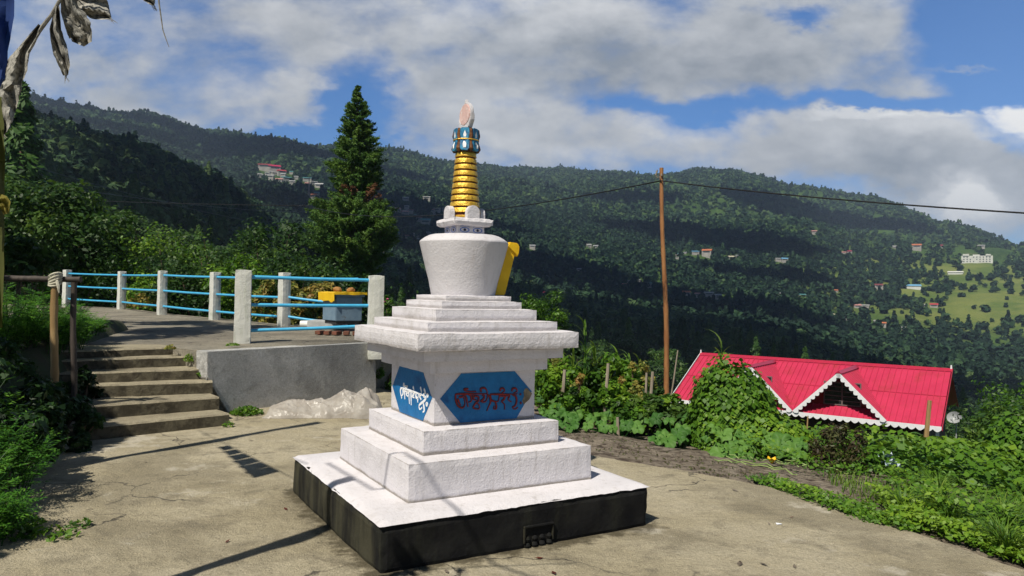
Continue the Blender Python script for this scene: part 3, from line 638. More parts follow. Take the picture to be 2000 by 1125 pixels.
# cheek between steps and wall
p0, p1, p2 = onz(375, 684, .79), onwall(405, 687), onz(340, 676, .79)
ch = [onz(372, 686, .79), onz(404, 688, .79), onwall(400, 740)+bk*.2, frs[2][1]+np.array([.02, .02, 0])]
q0 = frs[3][1]; q1 = poly[0]-wdir*.0
MB().prism([(q0[0]-base_xy[0]-.02, q0[1]-base_xy[1]+.05), (q1[0]-base_xy[0]-.004, q1[1]-base_xy[1]+.01), (poly[0][0]+bk[0]-base_xy[0]-.004, poly[0][1]+bk[1]-base_xy[1]+.3), (q0[0]-base_xy[0]-.1, q0[1]-base_xy[1]+.9)], [.3]*4, [.70, TZ-.012, TZ-.012, TZ-.012]).build('cheek', WALLM, steps_e)
# terrace slab, front edge behind the steps and the wall
posts_px = [(130, 596, 528), (237, 603, 531), (316, 613, 530), (419, 625, 533), (554, 638, 534)]
PB = []
for x, yb, yt in posts_px:
    Yd = F*1.1/(yb-yt); b_ = atY(x, yb, Yd); PB.append((b_[0], b_[1], b_[2]))
l6, r6 = frs[5]; d6 = (r6-l6)/np.linalg.norm(r6-l6); n6 = np.array([-d6[1], d6[0], 0]); l6 = l6-d6*1.0+n6*.12; r6b = r6+n6*.12
tp = [(l6[0]-.5, l6[1]), (r6b[0], r6b[1]), (poly[0][0]+.02, poly[0][1]+bk[1]*.6), (poly[4][0]+bk[0]*.8, poly[4][1]+bk[1]*.8), (-1.95, 13.3), (-2.6, 15.3), (-3.9, 16.2)]
for p in PB[::-1]:
    tp.append((p[0]*1.012, p[1]*1.02+.25))
tp += [(-20, 24.5), (-14, 14), (-8.5, 9.2)]
tag(MB().prism(tp, -1.2, [terz(*p)-.006 for p in tp]).build('terrace', TERR), kind='structure')

# ------------------------------------------------------------------ the shrine
SCX, SCY, YAW = -.36797, 5.53751, math.radians(30.3677)
st = empty('stupa', (SCX, SCY, 0), 'small white stepped Buddhist stupa with black plinth and gold ringed spire', 'shrine', rz=YAW)
S = [.996, .706, .536, .404, .468, .551, .632, .515, .408, .326, .268]; ZL = [0, .286, .538, .701, 1.062, 1.149, 1.225, 1.347, 1.415, 1.497, 1.552, 1.593]
rough_box('plinth', BLACK, st, -S[0], S[0], -S[0], S[0], -.03, ZL[1]-.006, .008, .012, .05)
def top_sheet():
    n = 60; vs = []; fs = []
    for i in range(n+1):
        for j in range(n+1):
            x = (i/n*2-1); y = (j/n*2-1); e = max(abs(x), abs(y)); s_ = S[0]-.002
            px_, py_ = x*s_, y*s_; w = .006*mnoise.noise(Vector((px_*14, py_*14, 3)))+.006*mnoise.noise(Vector((px_*4, py_*4, 9)))
            z = ZL[1]+.006+.003*mnoise.noise(Vector((px_*5, py_*5, 1)))
            if e > .999: z -= .020+abs(w)*1.5; px_ *= 1.004+w*.6; py_ *= 1.004+w*.6
            elif e > .96: z -= .004
            vs.append((px_, py_, z))
    for i in range(n):
        for j in range(n): a = i*(n+1)+j; fs.append((a, a+n+1, a+n+2, a+1))
    me = MB().add(vs, fs).mesh('plinth_top', smooth=True); return link('plinth_top', me, WHITE, st)
top_sheet()
rough_box('lower_tier', WHITE, st, -S[1], S[1], -S[1], S[1], ZL[1]-.01, ZL[2], .0035, .005, .045)
rough_box('lower_tier', WHITE, st, -S[2], S[2], -S[2], S[2], ZL[2]-.01, ZL[3], .0035, .005, .045)
body = rough_box('body', WHITE, st, -S[3], S[3], -S[3], S[3], ZL[3]-.01, ZL[4]+.01, .0015, .004, .05)
rough_box('cornice', WHITE, st, -S[4], S[4], -S[4], S[4], ZL[4], ZL[5], .002, .003, .05)
rough_box('cornice', WHITE, st, -S[5], S[5], -S[5], S[5], ZL[5], ZL[6], .002, .003, .05)
rough_box('cornice_slab', WHITE, st, -S[6], S[6], -S[6], S[6], ZL[6], ZL[7], .0035, .006, .045)
for i in range(4): rough_box('upper_step', WHITE, st, -S[7+i], S[7+i], -S[7+i], S[7+i], ZL[7+i]-.01, ZL[8+i], .0025, .004, .045)
# painted hexagons with the six-syllable inscription
def to_loc(P):
    a = P[0]-SCX; b = P[1]-SCY; c, s = math.cos(YAW), math.sin(YAW); return np.array([a*c+b*s, -a*s+b*c, P[2]])
NR = np.array([math.sin(YAW), -math.cos(YAW), 0]); NLf = np.array([-math.cos(YAW), -math.sin(YAW), 0])
PR = np.array([SCX, SCY, 0])+NR*S[3]; PL = np.array([SCX, SCY, 0])+NLf*S[3]
def face_pt(x, y, side):
    q = to_loc(onplane(x, y, PR if side == 'r' else PL, NR if side == 'r' else NLf)); return (q[0], q[2]) if side == 'r' else (-q[1], q[2])
HEX = {'r': [(-.362, .885), (-.205, 1.052), (.225, 1.052), (.372, .900), (.245, .712), (-.205, .712)], 'l': [(-.362, .885), (-.225, 1.052), (.205, 1.052), (.372, .890), (.225, .712), (-.205, .712)]}
def place(side, u, z, off):
    """face coordinates to shrine coordinates"""
    e = S[3]+off
    return {'r': (u, -e, z), 'l': (-e, -u, z), 'b': (-u, e, z), 'e': (e, u, z)}[side]
def panel(side, hexa):
    off = .004
    vs = [place(side, u, z, off) for u, z in hexa]; vb = [place(side, u, z, -.01) for u, z in hexa]
    m = MB().add(vs+vb, [tuple(range(6))]+[(i, (i+1) % 6, 6+(i+1) % 6, 6+i) for i in range(6)])
    return m.build('panel', BLUE, st)
def strokes(name, mat, side, lines, width, off, parent, conv, th=.002):
    m = MB()
    for ln in lines:
        p = [conv(*q) for q in ln]; w = width
        # resample with a smooth curve
        pts = []
        for i in range(len(p)-1):
            a0 = p[max(i-1, 0)]; a1 = p[i]; a2 = p[i+1]; a3 = p[min(i+2, len(p)-1)]
            for k in range(5):
                t = k/5; pts.append(tuple(.5*((2*a1[j])+(-a0[j]+a2[j])*t+(2*a0[j]-5*a1[j]+4*a2[j]-a3[j])*t*t+(-a0[j]+3*a1[j]-3*a2[j]+a3[j])*t**3) for j in (0, 1)))
        pts.append(p[-1])
        L = []; R = []
        for i, q in enumerate(pts):
            a = pts[max(i-1, 0)]; b = pts[min(i+1, len(pts)-1)]; dx, dy = b[0]-a[0], b[1]-a[1]; l = math.hypot(dx, dy)+1e-9
            s = i/(len(pts)-1); ww = w*(.55+.5*math.sin(math.pi*min(1, s*1.25+.1)))*.5
            L.append((q[0]-dy/l*ww, q[1]+dx/l*ww)); R.append((q[0]+dy/l*ww, q[1]-dx/l*ww))
        n = len(pts); vs = [place(side, *q, off+th) for q in L]+[place(side, *q, off+th) for q in R]+[place(side, *q, off) for q in L]+[place(side, *q, off) for q in R]
        fs = []
        for i in range(n-1): fs += [(i, i+1, n+i+1, n+i), (i, 2*n+i, 2*n+i+1, i+1), (n+i, n+i+1, 3*n+i+1, 3*n+i)]
        m.add(vs, fs)
    return m.build(name, mat, parent)
pr_ = panel('r', HEX['r']); pl_ = panel('l', HEX['l'])
panel('b', HEX['l']); panel('e', HEX['r'])
cr = lambda X, Y: face_pt(850+X/10, 740+Y/10, 'r')
RED = [[(390, 290), (395, 420), (440, 520), (520, 560), (570, 500), (560, 400), (530, 330)], [(430, 380), (455, 450), (490, 510)], [(450, 350), (520, 345), (560, 295)], [(560, 300), (600, 380), (615, 460), (632, 540)],
       [(640, 300), (690, 330), (695, 430), (640, 450)], [(640, 190), (560, 200), (620, 240), (790, 240)], [(390, 292), (700, 288), (1010, 290)], [(1060, 296), (1300, 296), (1600, 292)],
       [(720, 310), (745, 350), (740, 400), (800, 410)], [(760, 330), (830, 345), (835, 420), (780, 470), (735, 560), (845, 580), (845, 500), (780, 470)],
       [(890, 250), (880, 190), (950, 172), (1000, 225), (1005, 290)], [(905, 320), (950, 330), (935, 390), (885, 430), (960, 445), (1005, 380), (1010, 300)], [(1015, 300), (1062, 360), (1070, 450), (1030, 540), (1000, 620)],
       [(1070, 300), (1080, 400), (1130, 430), (1220, 430), (1245, 300)], [(1160, 440), (1185, 520), (1175, 580), (1130, 575), (1150, 520)],
       [(1260, 240), (1270, 190), (1320, 180), (1345, 230), (1290, 275)], [(1250, 330), (1350, 335), (1330, 400), (1290, 435), (1345, 500), (1345, 595)],
       [(1370, 325), (1440, 330), (1415, 400), (1480, 445)], [(1490, 240), (1500, 190), (1560, 180), (1590, 235), (1520, 275)], [(1500, 310), (1565, 340), (1580, 430), (1550, 520), (1500, 550), (1545, 590), (1605, 550)],
       [(1640, 285), (1660, 300), (1645, 310)], [(1645, 450), (1668, 470), (1648, 485)]]
strokes('inscription', INKD, 'r', RED, .017, .0042, pr_, cr, .0015)
strokes('inscription', INKR, 'r', RED, .009, .0060, pr_, lambda X, Y: cr(X+4, Y+6), .0015)
m = MB(); pts = [cr(*q) for q in [(1745, 190), (1790, 175), (1885, 285), (1830, 400), (1720, 500), (1690, 430), (1730, 330), (1715, 260)]]
m.add([place('r', *q, .0056) for q in pts], [tuple(range(len(pts)))]); m.build('worn_patch', pmat('bare_cement_patch', (.14, .11, .07), (.25, .21, .14), 30, .9, .8, 60), pr_)
clf = lambda X, Y: face_pt(760+X*.1156, 700+Y*.1156, 'l')
WH = [[(215, 490), (203, 560), (225, 680)], [(240, 500), (248, 590), (215, 645)], [(268, 415), (258, 462), (330, 470)], [(280, 490), (325, 480)], [(270, 520), (277, 690)], [(280, 545), (330, 565), (298, 600), (332, 645)],
      [(345, 540), (345, 600), (355, 770)], [(380, 560), (385, 790)], [(415, 470), (432, 535)], [(400, 560), (432, 600), (400, 640), (440, 665)], [(470, 580), (465, 650), (500, 665), (508, 580)], [(495, 660), (495, 745)],
      [(540, 480), (562, 580)], [(560, 600), (528, 640), (555, 700)], [(600, 510), (622, 580), (588, 605)], [(590, 640), (634, 665), (600, 720), (550, 760), (518, 800), (530, 860), (572, 825)], [(590, 760), (605, 880), (580, 905)],
      [(663, 598), (652, 620), (663, 642), (674, 620), (663, 598)], [(650, 745), (638, 770), (650, 795), (663, 770), (650, 745)], [(215, 500), (340, 540), (470, 580), (620, 640)]]
strokes('inscription', INKW, 'l', WH, .019, .0042, pl_, clf)
# recess with knobs low on the front of the plinth
def plin(x, y):
    q = to_loc(onplane(x, y, np.array([SCX, SCY, 0])+NR*S[0], NR)); return q[0], q[2]
a_ = plin(1022, 1028); b_ = plin(1080, 1018); e_ = S[0]
m = MB(); zt = (a_[1]+b_[1])/2; x0_, x1_ = a_[0], b_[0]
m.box(x0_, x1_, -e_-.022, -e_+.02, zt-.012, zt); m.box(x0_, x0_+.01, -e_-.018, -e_+.02, zt-.11, zt-.012); m.box(x1_-.01, x1_, -e_-.018, -e_+.02, zt-.11, zt-.012)
nf = m.build('ledge_frame', BLACK, st, bevel=.003)
for i in range(4):
    xx = x0_+.03+(x1_-x0_-.06)*i/3; m = MB(); 
    for zz, r_ in ((zt-.085, .019), (zt-.125, .022)):
        m.lathe([(.001, zz-r_), (r_*.7, zz-r_*.7), (r_, zz), (r_*.7, zz+r_*.7), (.001, zz+r_)], 10, (xx, -e_-.002))
    m.build('knob', BLACK, nf, smooth=True)
# bowl
prof = [(.236, 1.585), (.241, 1.60), (.262, 1.70), (.288, 1.80), (.312, 1.89), (.331, 1.965), (.335, 1.985), (.330, 1.996), (.300, 2.018), (.258, 2.040), (.02, 2.045)]
bv = []
for i in range(len(prof)-1):
    for k in range(5): t = k/5; bv.append((prof[i][0]*(1-t)+prof[i+1][0]*t, prof[i][1]*(1-t)+prof[i+1][1]*t))
bv.append(prof[-1]); m = MB().lathe(bv, 96)
m.v = [tuple(Vector(v)*1) for v in m.v]
m.v = [((v[0]*(1+.004*mnoise.noise(Vector(v)*9))), (v[1]*(1+.004*mnoise.noise(Vector(v)*9))), v[2]+.003*mnoise.noise(Vector(v)*12)) for v in m.v]
m.build('bowl', WHITE2, st, smooth=True)
# gilded niche leaning on the bowl
def niche():
    m = MB(); w = .085
    sec = [(.22, 1.60), (.318, 1.60), (.402, 1.925), (.33, 1.985)]
    m.add([(x, -w, z) for x, z in sec]+[(x, w, z) for x, z in sec], [(0, 1, 2, 3), (7, 6, 5, 4), (0, 4, 5, 1), (1, 5, 6, 2), (2, 6, 7, 3), (3, 7, 4, 0)])
    o = m.build('niche', YELLOW, st, bevel=.006)
    h = MB(); w = .10
    sec = [(.32, 1.975), (.395, 1.915), (.412, 1.895), (.428, 1.925), (.432, 1.975), (.415, 2.003), (.345, 2.008)]
    n = len(sec); h.add([(x, -w, z) for x, z in sec]+[(x, w, z) for x, z in sec], [tuple(range(n)), tuple(range(n, 2*n))[::-1]]+[(i, n+i, n+(i+1) % n, (i+1) % n) for i in range(n)])
    h.build('hood', YELLOW, o, bevel=.006)
niche()
# harmika with painted eyes
hk = rough_box('harmika', WHITE, st, -.114, .114, -.114, .114, 2.035, 2.112, .002, .004, .03)
hs_ = rough_box('harmika_slab', WHITE, st, -.170, .170, -.170, .170, 2.104, 2.166, .004, .010, .03)
EYEB = pmat('eye_blue', (.06, .13, .42), (.10, .18, .5), 50, .6, 0); EYEK = pmat('eye_dark', (.015, .02, .07), (.02, .02, .05), 50, .6, 0)
for side in 'rlbe':
    for ex in (-.055, .052):
        def pl(u, z, o):
            e = .1155+o; return {'r': (u, -e, z), 'l': (-e, -u, z), 'b': (-u, e, z), 'e': (e, u, z)}[side]
        m = MB(); n = 24; cz = 2.076
        ou = [(ex+.037*math.cos(a)*(1 if abs(math.cos(a)) < .8 else 1.08), cz+.020*math.sin(a)) for a in [6.2832*k/n for k in range(n)]]; inn = [(ex+.031*math.cos(a), cz+.0145*math.sin(a)) for a in [6.2832*k/n for k in range(n)]]
        m.add([pl(*q, .001) for q in ou]+[pl(*q, .001) for q in inn], [(i, (i+1) % n, n+(i+1) % n, n+i) for i in range(n)])
        br = [(ex-.04, cz+.024), (ex-.02, cz+.031), (ex+.02, cz+.031), (ex+.04, cz+.024), (ex+.04, cz+.020), (ex+.02, cz+.027), (ex-.02, cz+.027), (ex-.04, cz+.020)]
        m.add([pl(*q, .001) for q in br], [(0, 1, 6, 7), (1, 2, 5, 6), (2, 3, 4, 5)])
        ey = m.build('eye', EYEB, hk)
        m = MB(); m.add([pl(ex+.011*math.cos(a), cz+.010*math.sin(a), .002) for a in [6.2832*k/14 for k in range(14)]], [tuple(range(14))]); m.build('pupil', EYEK, ey)
# guard tablets at the foot of the spire
for a in range(4):
    n = 10; arch = [(-.052, 0), (.052, 0), (.052, .052)]+[(.052*math.cos(t), .052+.048*math.sin(t)) for t in [math.pi*k/n for k in range(1, n)]]+[(-.052, .052)]
    m = MB().slab([(u, -.150, 2.158+z) for u, z in arch], (0, .045, 0)); ob = m.build('guard_tablet', WHITE, st, bevel=.004); ob.rotation_euler.z = a*math.pi/2
# spire
m = MB().lathe([(.106, 2.16), (.106, 2.22), (.0665, 2.70)], 32); core = m.build('spire_core', MAROON, st, smooth=True)
nr_ = 10; zs = np.linspace(2.205, 2.672, nr_+1)
for i in range(nr_):
    z0, z1 = zs[i], zs[i+1]; h_ = z1-z0; r0 = .118-.041*(i/nr_)**.85; r1 = .118-.041*((i+1)/nr_)**.85; 
    pf = [(r0-.02, z0+.003), (r0-.002, z0+.004), (r0+.001, z0+.007), (r0*.6+r1*.4+.001, z0*.6+z1*.4), (r1+.001, z1-.011), (r1-.002, z1-.008), (r1-.022, z1-.007)]
    m = MB().lathe(pf, 40); m.v = [(v[0]*(1+.012*mnoise.noise(Vector(v)*30)), v[1]*(1+.012*mnoise.noise(Vector(v)*30)), v[2]+.0015*mnoise.noise(Vector(v)*22)) for v in m.v]
    m.build('spire_ring', GOLD, st, smooth=True)
m = MB().lathe([(.09, 2.160), (.104, 2.162), (.108, 2.185), (.100, 2.196), (.09, 2.203)], 40); m.build('spire_foot', GOLD, st, smooth=True)
# crown
cc_ = MB().lathe([(.066, 2.665), (.072, 2.675), (.074, 2.70), (.072, 2.82), (.02, 2.825)], 24).build('crown', BROWN, st, smooth=True)
for k in range(6):
    th = -math.pi/2-YAW+math.radians(-3+60*k)
    def petal(u, z, o, w=None): 
        e = .078+o+.006*math.sin((z-2.67)/.16*math.pi*1.0)*0+(.010 if z < 2.72 else 0); return (math.cos(th)*e-math.sin(th)*u, math.sin(th)*e+math.cos(th)*u, z)
    out = [(-.022, 2.672), (.022, 2.672), (.034, 2.685), (.036, 2.745), (.030, 2.755), (.035, 2.80), (.033, 2.836), (.022, 2.843), (-.022, 2.843), (-.033, 2.836), (-.035, 2.80), (-.030, 2.755), (-.036, 2.745), (-.034, 2.685)]
    n = len(out); m = MB().add([petal(u, z, .012) for u, z in out]+[petal(u, z, -.01) for u, z in out], [tuple(range(n))]+[(i, n+i, n+(i+1) % n, (i+1) % n) for i in range(n)])
    pt = m.build('petal', CROWNBLUE, cc_, bevel=.002)
    dr = [(-.010, 2.69), (.010, 2.69), (.014, 2.715), (.008, 2.742), (-.008, 2.742), (-.014, 2.715)]; dr2 = [(-.008, 2.772), (.008, 2.772), (.012, 2.79), (0, 2.822), (-.012, 2.79)]
    m = MB(); m.add([petal(u, z, .0145) for u, z in dr], [tuple(range(6))]); m.add([petal(u, z, .0145) for u, z in dr2], [tuple(range(5))]); m.build('drop', INKW, pt)
    th2 = th+math.radians(30); c_, s_ = math.cos(th2), math.sin(th2)
    MB().tube([(c_*.084, s_*.084, 2.668), (c_*.096, s_*.096, 2.69), (c_*.082, s_*.082, 2.75), (c_*.092, s_*.092, 2.79), (c_*.086, s_*.086, 2.838)], [.012, .017, .012, .015, .012], 8).build('pillar', BROWN, cc_, smooth=True)
m = MB(); n = 40; ring = [(math.cos(6.2832*k/n)*.0945, math.sin(6.2832*k/n)*.0945, 2.757) for k in range(n+1)]; m.tube(ring, .0055, 6, cap=False); m.build('crown_band', GOLD, cc_, smooth=True)
# crescent, disc and flame: thin slabs standing in the plane of the left face
def flat(name, pts, th_, mat, x=0): return MB().slab([(x-th_/2, y, z) for y, z in pts], (th_, 0, 0)).build(name, mat, st, bevel=.005)
cres = [(-.105, 2.955), (-.100, 2.90), (-.07, 2.855), (-.03, 2.825), (.03, 2.825), (.07, 2.85), (.10, 2.90), (.105, 2.95), (.082, 2.918), (.05, 2.893), (0, 2.878), (-.05, 2.893), (-.085, 2.925)]
flat('crescent', cres, .035, WHITE2)
disc = [(.098*math.cos(a), 2.955+.092*math.sin(a)) for a in [6.2832*k/32 for k in range(32)]]
flat('sun_disc', disc, .026, WHITE2)
flat('sun_face', [(y*.88, 2.955+(z-2.955)*.88) for y, z in disc], .012, PINK, -.014)
rim = flat('flame_tip', [(-.022, 3.036), (.022, 3.036), (.012, 3.055), (.003, 3.078), (-.006, 3.060)], .028, WHITE2)

# ------------------------------------------------------------------ railings
def railing(name, label, posts, hh, w, rails, group=None):
    e = empty(name, (posts[0][0], posts[0][1], posts[0][2]), label, 'railing', group); o = np.array(posts[0])
    for i, p in enumerate(posts):
        p = np.array(p)-o; a = posts[min(i+1, len(posts)-1)]; b = posts[max(i-1, 0)]; ang = math.atan2(a[1]-b[1], a[0]-b[0])
        ob = rough_box('post', PWHITE, e, -w/2, w/2, -w/2, w/2, -.25, hh[i], .004, .008, .07); ob.location = p; ob.rotation_euler.z = ang
    for i, j, zf0, zf1, r in rails:
        pa = np.array(posts[i])-o; pb = np.array(posts[j]) - o if isinstance(j, int) else np.array(j)-o
        MB().tube([pa+[0, 0, zf0], (pa+pb)/2+[0, 0, (zf0+zf1)/2-.006], pb+[0, 0, zf1]], r, 10).build('rail', PIPE, e, smooth=True)
    return e
P2e = np.array([-3.45, 15.0, .9])
back = [tuple(p) for p in PB]
hh = [1.12]*5
rr_ = []
for i in range(4):
    for zf in (.20, .60, 1.0): rr_.append((i, i+1, zf, zf, .027))
for zf, z2 in ((.22, .20), (.62, .60), (1.0, .98)): rr_.append((4, tuple(atY(640 if zf < .7 else 700, {.22: 629, .62: 590, 1.0: 545}[zf], 15.0)-np.array([0, 0, z2])), zf, z2, .026))
bx = (-20.5, 27, 1.02); 
railing('curved_railing', 'long curved railing of squat white posts with three blue pipes behind the terrace', back, hh, .20, rr_)
FPa = onz(473, 671, TZ); FPb = onz(733, 661, TZ+.0)
FPa[2] = TZ; zpa = atY(473, 527, FPa[1])[2]-TZ
Yb = F*.19/34.; FPb = np.array([*atY(733, 640, 11.6)[:2], TZ]); FPb[1] = 11.6; zpb = atY(733, 538, 11.6)[2]-TZ
def zrail(x, y, P): return atY(x, y, P[1])[2]-TZ
railing('front_railing', 'near blue pipe railing between two tall white posts above the retaining wall', [tuple(FPa), tuple(FPb)], [zpa, zpb], .235,
        [(0, 1, zrail(473, 540, FPa), zrail(733, 547.5, FPb), .026), (0, 1, zrail(473, 595, FPa), zrail(733, 597, FPb), .026), (0, 1, zrail(473, 646, FPa), zrail(733, 636, FPb), .026)])

# ------------------------------------------------------------------ bins, boxes and litter on the terrace
BX = atY(668, 632, 14.2); bz = BX[2]
e = empty('metal_box', (BX[0], BX[1], bz), 'blue-grey metal cabinet with yellow cloth over its lid behind the railing', 'cabinet', rz=math.radians(38))
BOXM = pmat('blue_grey_metal', (.13, .20, .27), (.18, .26, .33), 6, .5, .15, 30, c3=(.10, .08, .06), s3=6, t3=(.6, .72))
MB().box(-.27, .27, -.30, .30, .06, .52).build('cabinet_body', BOXM, e, bevel=.012)
MB().box(-.31, .31, -.34, .34, .52, .60).build('lid', BOXM, e, bevel=.012)
MB().box(-.24, .24, -.26, .26, 0.0, .058).build('base', pmat('dark_metal', (.03, .03, .035), (.05, .05, .05), 9, .6, .2), e, bevel=.005)
def cloth_lid():
    n = 26; vs = []; fs = []
    for i in range(n+1):
        for j in range(n+1):
            x = (i/n-.5)*.78; y = (j/n-.5)*.84; zx = max(0, abs(x)-.325); zy = max(0, abs(y)-.355); z = .612+.008*mnoise.noise(Vector((x*9, y*9, 0)))
            X_ = math.copysign(min(abs(x), .325)+.012*(zx > 0), x); Y_ = math.copysign(min(abs(y), .355)+.012*(zy > 0), y)
            dr = 0
            if x < 0 and zx: dr = zx*2.7
            if zy: dr = max(dr, zy*.8)
            if x > 0 and zx: dr = max(dr, zx*.7)
            vs.append((X_+.01*mnoise.noise(Vector((x*8, y*14, z*8+3))), Y_+.01*mnoise.noise(Vector((x*14, y*8, 5))), z-dr*(1+.25*mnoise.noise(Vector((x*6, y*6, 2))))))
    for i in range(n):
        for j in range(n): a = i*(n+1)+j; fs.append((a, a+n+1, a+n+2, a+1))
    return MB().add(vs, fs).mesh('lid_cloth', smooth=True)
tag(link('lid_cloth', cloth_lid(), YELLOW, e), 'yellow cloth folded over the front of the lid')
for k, (x, y, s) in enumerate(((-.05, .12, .09), (.12, -.10, .075))):
    bm = bmesh.new(); bmesh.ops.create_icosphere(bm, subdivisions=3, radius=s)
    for v in bm.verts: v.co *= 1+.25*mnoise.noise(v.co*14+Vector((k*5, 0, 0))); v.co.z *= .62
    me = bpy.data.meshes.new('stone'); bm.to_mesh(me); bm.free()
    ca, sa = math.cos(math.radians(38)), math.sin(math.radians(38))
    tag(link('stone', me, pmat('ochre_stone%d' % k, (.34, .17, .05), (.25, .12, .04), 15, .8, .4), loc=(BX[0]+x*ca-y*sa, BX[1]+x*sa+y*ca, bz+.655)), ['left of two orange-brown stones weighing down the yellow lid cloth', 'right of two orange-brown stones weighing down the yellow lid cloth'][k], 'stone', 'stones on the cabinet lid')
# plank pieces, a white tub and bricks by the cabinet
q = onz(598, 640, .86)
e = empty('plastic_tub', (q[0], q[1], q[2]), 'small round white plastic tub lying by the railing foot', 'tub')
MB().tube([(-.12, 0, .07), (.12, .02, .07)], [.07, .08], 16).build('tub', pmat('white_plastic', (.75, .75, .72), (.7, .7, .66), 9, .4, 0), e, smooth=True, bevel=.004)
q = onz(655, 652, .84); m = MB()
for k in range(5):
    a = random.random(); x, y = q[0]+.16*k-.2, q[1]+.1*random.random()-.4
    tag(MB().box(-.10, .10, -.05, .05, 0, .065).build('brick', pmat('mossy_brick', (.20, .07, .045), (.12, .06, .035), 12, .9, .5, c3=(.05, .07, .02), s3=9), loc=(x, y, .845+.0*k), bevel=.006), 'mossy broken red brick lying on the terrace edge below the cabinet', 'brick', 'bricks below the cabinet'); bpy.data.objects['brick' if k == 0 else 'brick.%03d' % k].rotation_euler.z = a*2
q = atY(640, 632, 14.6)
tag(MB().box(-.35, .35, -.25, .25, 0, .16).build('stone_block', pmat('pale_block', (.35, .36, .36), (.45, .46, .46), 9, .9, .4), loc=(q[0]-.05, q[1]+.2, q[2]-.1), bevel=.02), 'pale grey stone block left of the blue cabinet', 'block')
# crumpled plastic sheet at the foot of the wall
def tarp():
    A = onz(516, 812); B = onz(745, 812); n = 120; m_ = 44; vs = []; fs = []; ax = (B-A); dirn = ax/np.linalg.norm(ax); side = np.array([-dirn[1], dirn[0], 0]); 
    if side[1] < 0: side = -side
    L = np.linalg.norm(ax); n = 150; m_ = 60
    tents = [(.13, .35, .17, .30, 5, .3), (.30, .45, .19, .34, 6, 1.1), (.47, .40, .21, .30, 7, 2.0), (.62, .50, .30, .26, 7, .7), (.72, .42, .38, .25, 8, 2.9), (.90, .55, .36, .26, 6, 1.7), (.80, .22, .27, .24, 7, .2)]
    for i in range(n+1):
        t = i/n
        for j in range(m_+1):
            s = j/m_; P_ = Vector((t*2.6+s*.9, s*1.0-t*.7, 0)); y = s*.62
            r1 = 1-2.2*abs(mnoise.noise(P_*1.5+Vector((2, 0, 0)))); r2 = 1-2.2*abs(mnoise.noise(P_*3.7+Vector((5, 1, 0)))); r3 = 1-2.2*abs(mnoise.noise(P_*8+Vector((1, 7, 0))))
            hp = np.interp(t, [0, .05, .15, .35, .48, .58, .66, .76, .86, .95, 1], [.0, .11, .17, .20, .19, .23, .33, .26, .33, .24, .0])
            e_ = math.sin(math.pi*min(1, s))**.5; h = hp*e_*(.70+.26*r1+.16*r2+.05*r3)
            t2 = t+.02*mnoise.noise(P_*3)+.012*r2
            wv_ = .05*mnoise.noise(Vector((t*4, 8, 0)))-.03
            q = A+dirn*t2*L+side*(y-.20+wv_*(1-s)+.03*mnoise.noise(P_*3.1)); vs.append((q[0], q[1], max(.004, h)))
    for i in range(n):
        for j in range(m_): a = i*(m_+1)+j; fs.append((a, a+m_+1, a+m_+2, a+1))
    m, t, b, o = newmat('cloudy_plastic'); v = geo_pos(t)
    col = MIX(t, RANGE(t, NOISE(t, v, 6, 6, .6), .35, .65), (.50, .46, .42), (.66, .63, .59)); t.links.new(col, b.inputs['Base Color']); b.inputs['Roughness'].default_value = .34; b.inputs['Specular IOR Level'].default_value = .6
    bn = N(t, 'ShaderNodeBump'); bn.inputs['Strength'].default_value = .6; bn.inputs['Distance'].default_value = .02; bn.inputs['Distance'].default_value = .03; bn.inputs['Strength'].default_value = .8; t.links.new(M_(t, 'ADD', M_(t, 'ABSOLUTE', M_(t, 'SUBTRACT', NOISE(t, v, 5, 2, .5, 1.5), .5)), M_(t, 'MULTIPLY', M_(t, 'ABSOLUTE', M_(t, 'SUBTRACT', NOISE(t, v, 13, 2, .5, 1.), .5)), .35)), bn.inputs['Height']); t.links.new(bn.outputs[0], b.inputs['Normal'])
    tr = N(t, 'ShaderNodeBsdfTranslucent'); tr.inputs[0].default_value = (.65, .58, .5, 1); mx = N(t, 'ShaderNodeMixShader'); mx.inputs[0].default_value = .4
    tp_ = N(t, 'ShaderNodeBsdfTransparent'); mx2 = N(t, 'ShaderNodeMixShader'); mx2.inputs[0].default_value = .24
    t.links.new(b.outputs[0], mx.inputs[1]); t.links.new(tr.outputs[0], mx.inputs[2]); t.links.new(mx.outputs[0], mx2.inputs[1]); t.links.new(tp_.outputs[0], mx2.inputs[2]); t.links.new(mx2.outputs[0], o.inputs['Surface'])
    tag(link('plastic_sheet', MB().add(vs, fs).mesh('plastic_sheet', smooth=True), m), 'crumpled cloudy plastic sheet heaped at the foot of the grey wall', 'plastic sheet')
tarp()

# ------------------------------------------------------------------ bamboo barrier by the steps
def pole(m, a, b, r0, r1, nodes=5, wob=.01, n=10):
    pts = []; rr = []
    a = np.array(a, float); b = np.array(b, float); K = nodes*4
    for i in range(K+1):
        t = i/K; p = a*(1-t)+b*t+wob*np.array([math.sin(t*5+a[0]), math.cos(t*4+a[1]), 0])*math.sin(math.pi*t); r = r0*(1-t)+r1*t
        if i % 4 == 0: r *= 1.12
        pts.append(p); rr.append(r)
    m.tube(pts, rr, n); return m
YP = 7.9
p1b = atY(106, 760, YP); p1t = atY(108, 540, YP); p2b = atY(143, 835, YP+.1); p2t = atY(145, 549, YP+.1)
e = empty('bamboo_barrier', (p1b[0], p1b[1], 0), 'rough bamboo rail tied with rag across two uprights left of the steps', 'barrier'); o = np.array([p1b[0], p1b[1], 0])
p1b[2] = -.02; p2b[2] = -.02
pole(MB(), p1b-o, p1t-o, .040, .036).build('upright', BAMBOO, e, smooth=True)
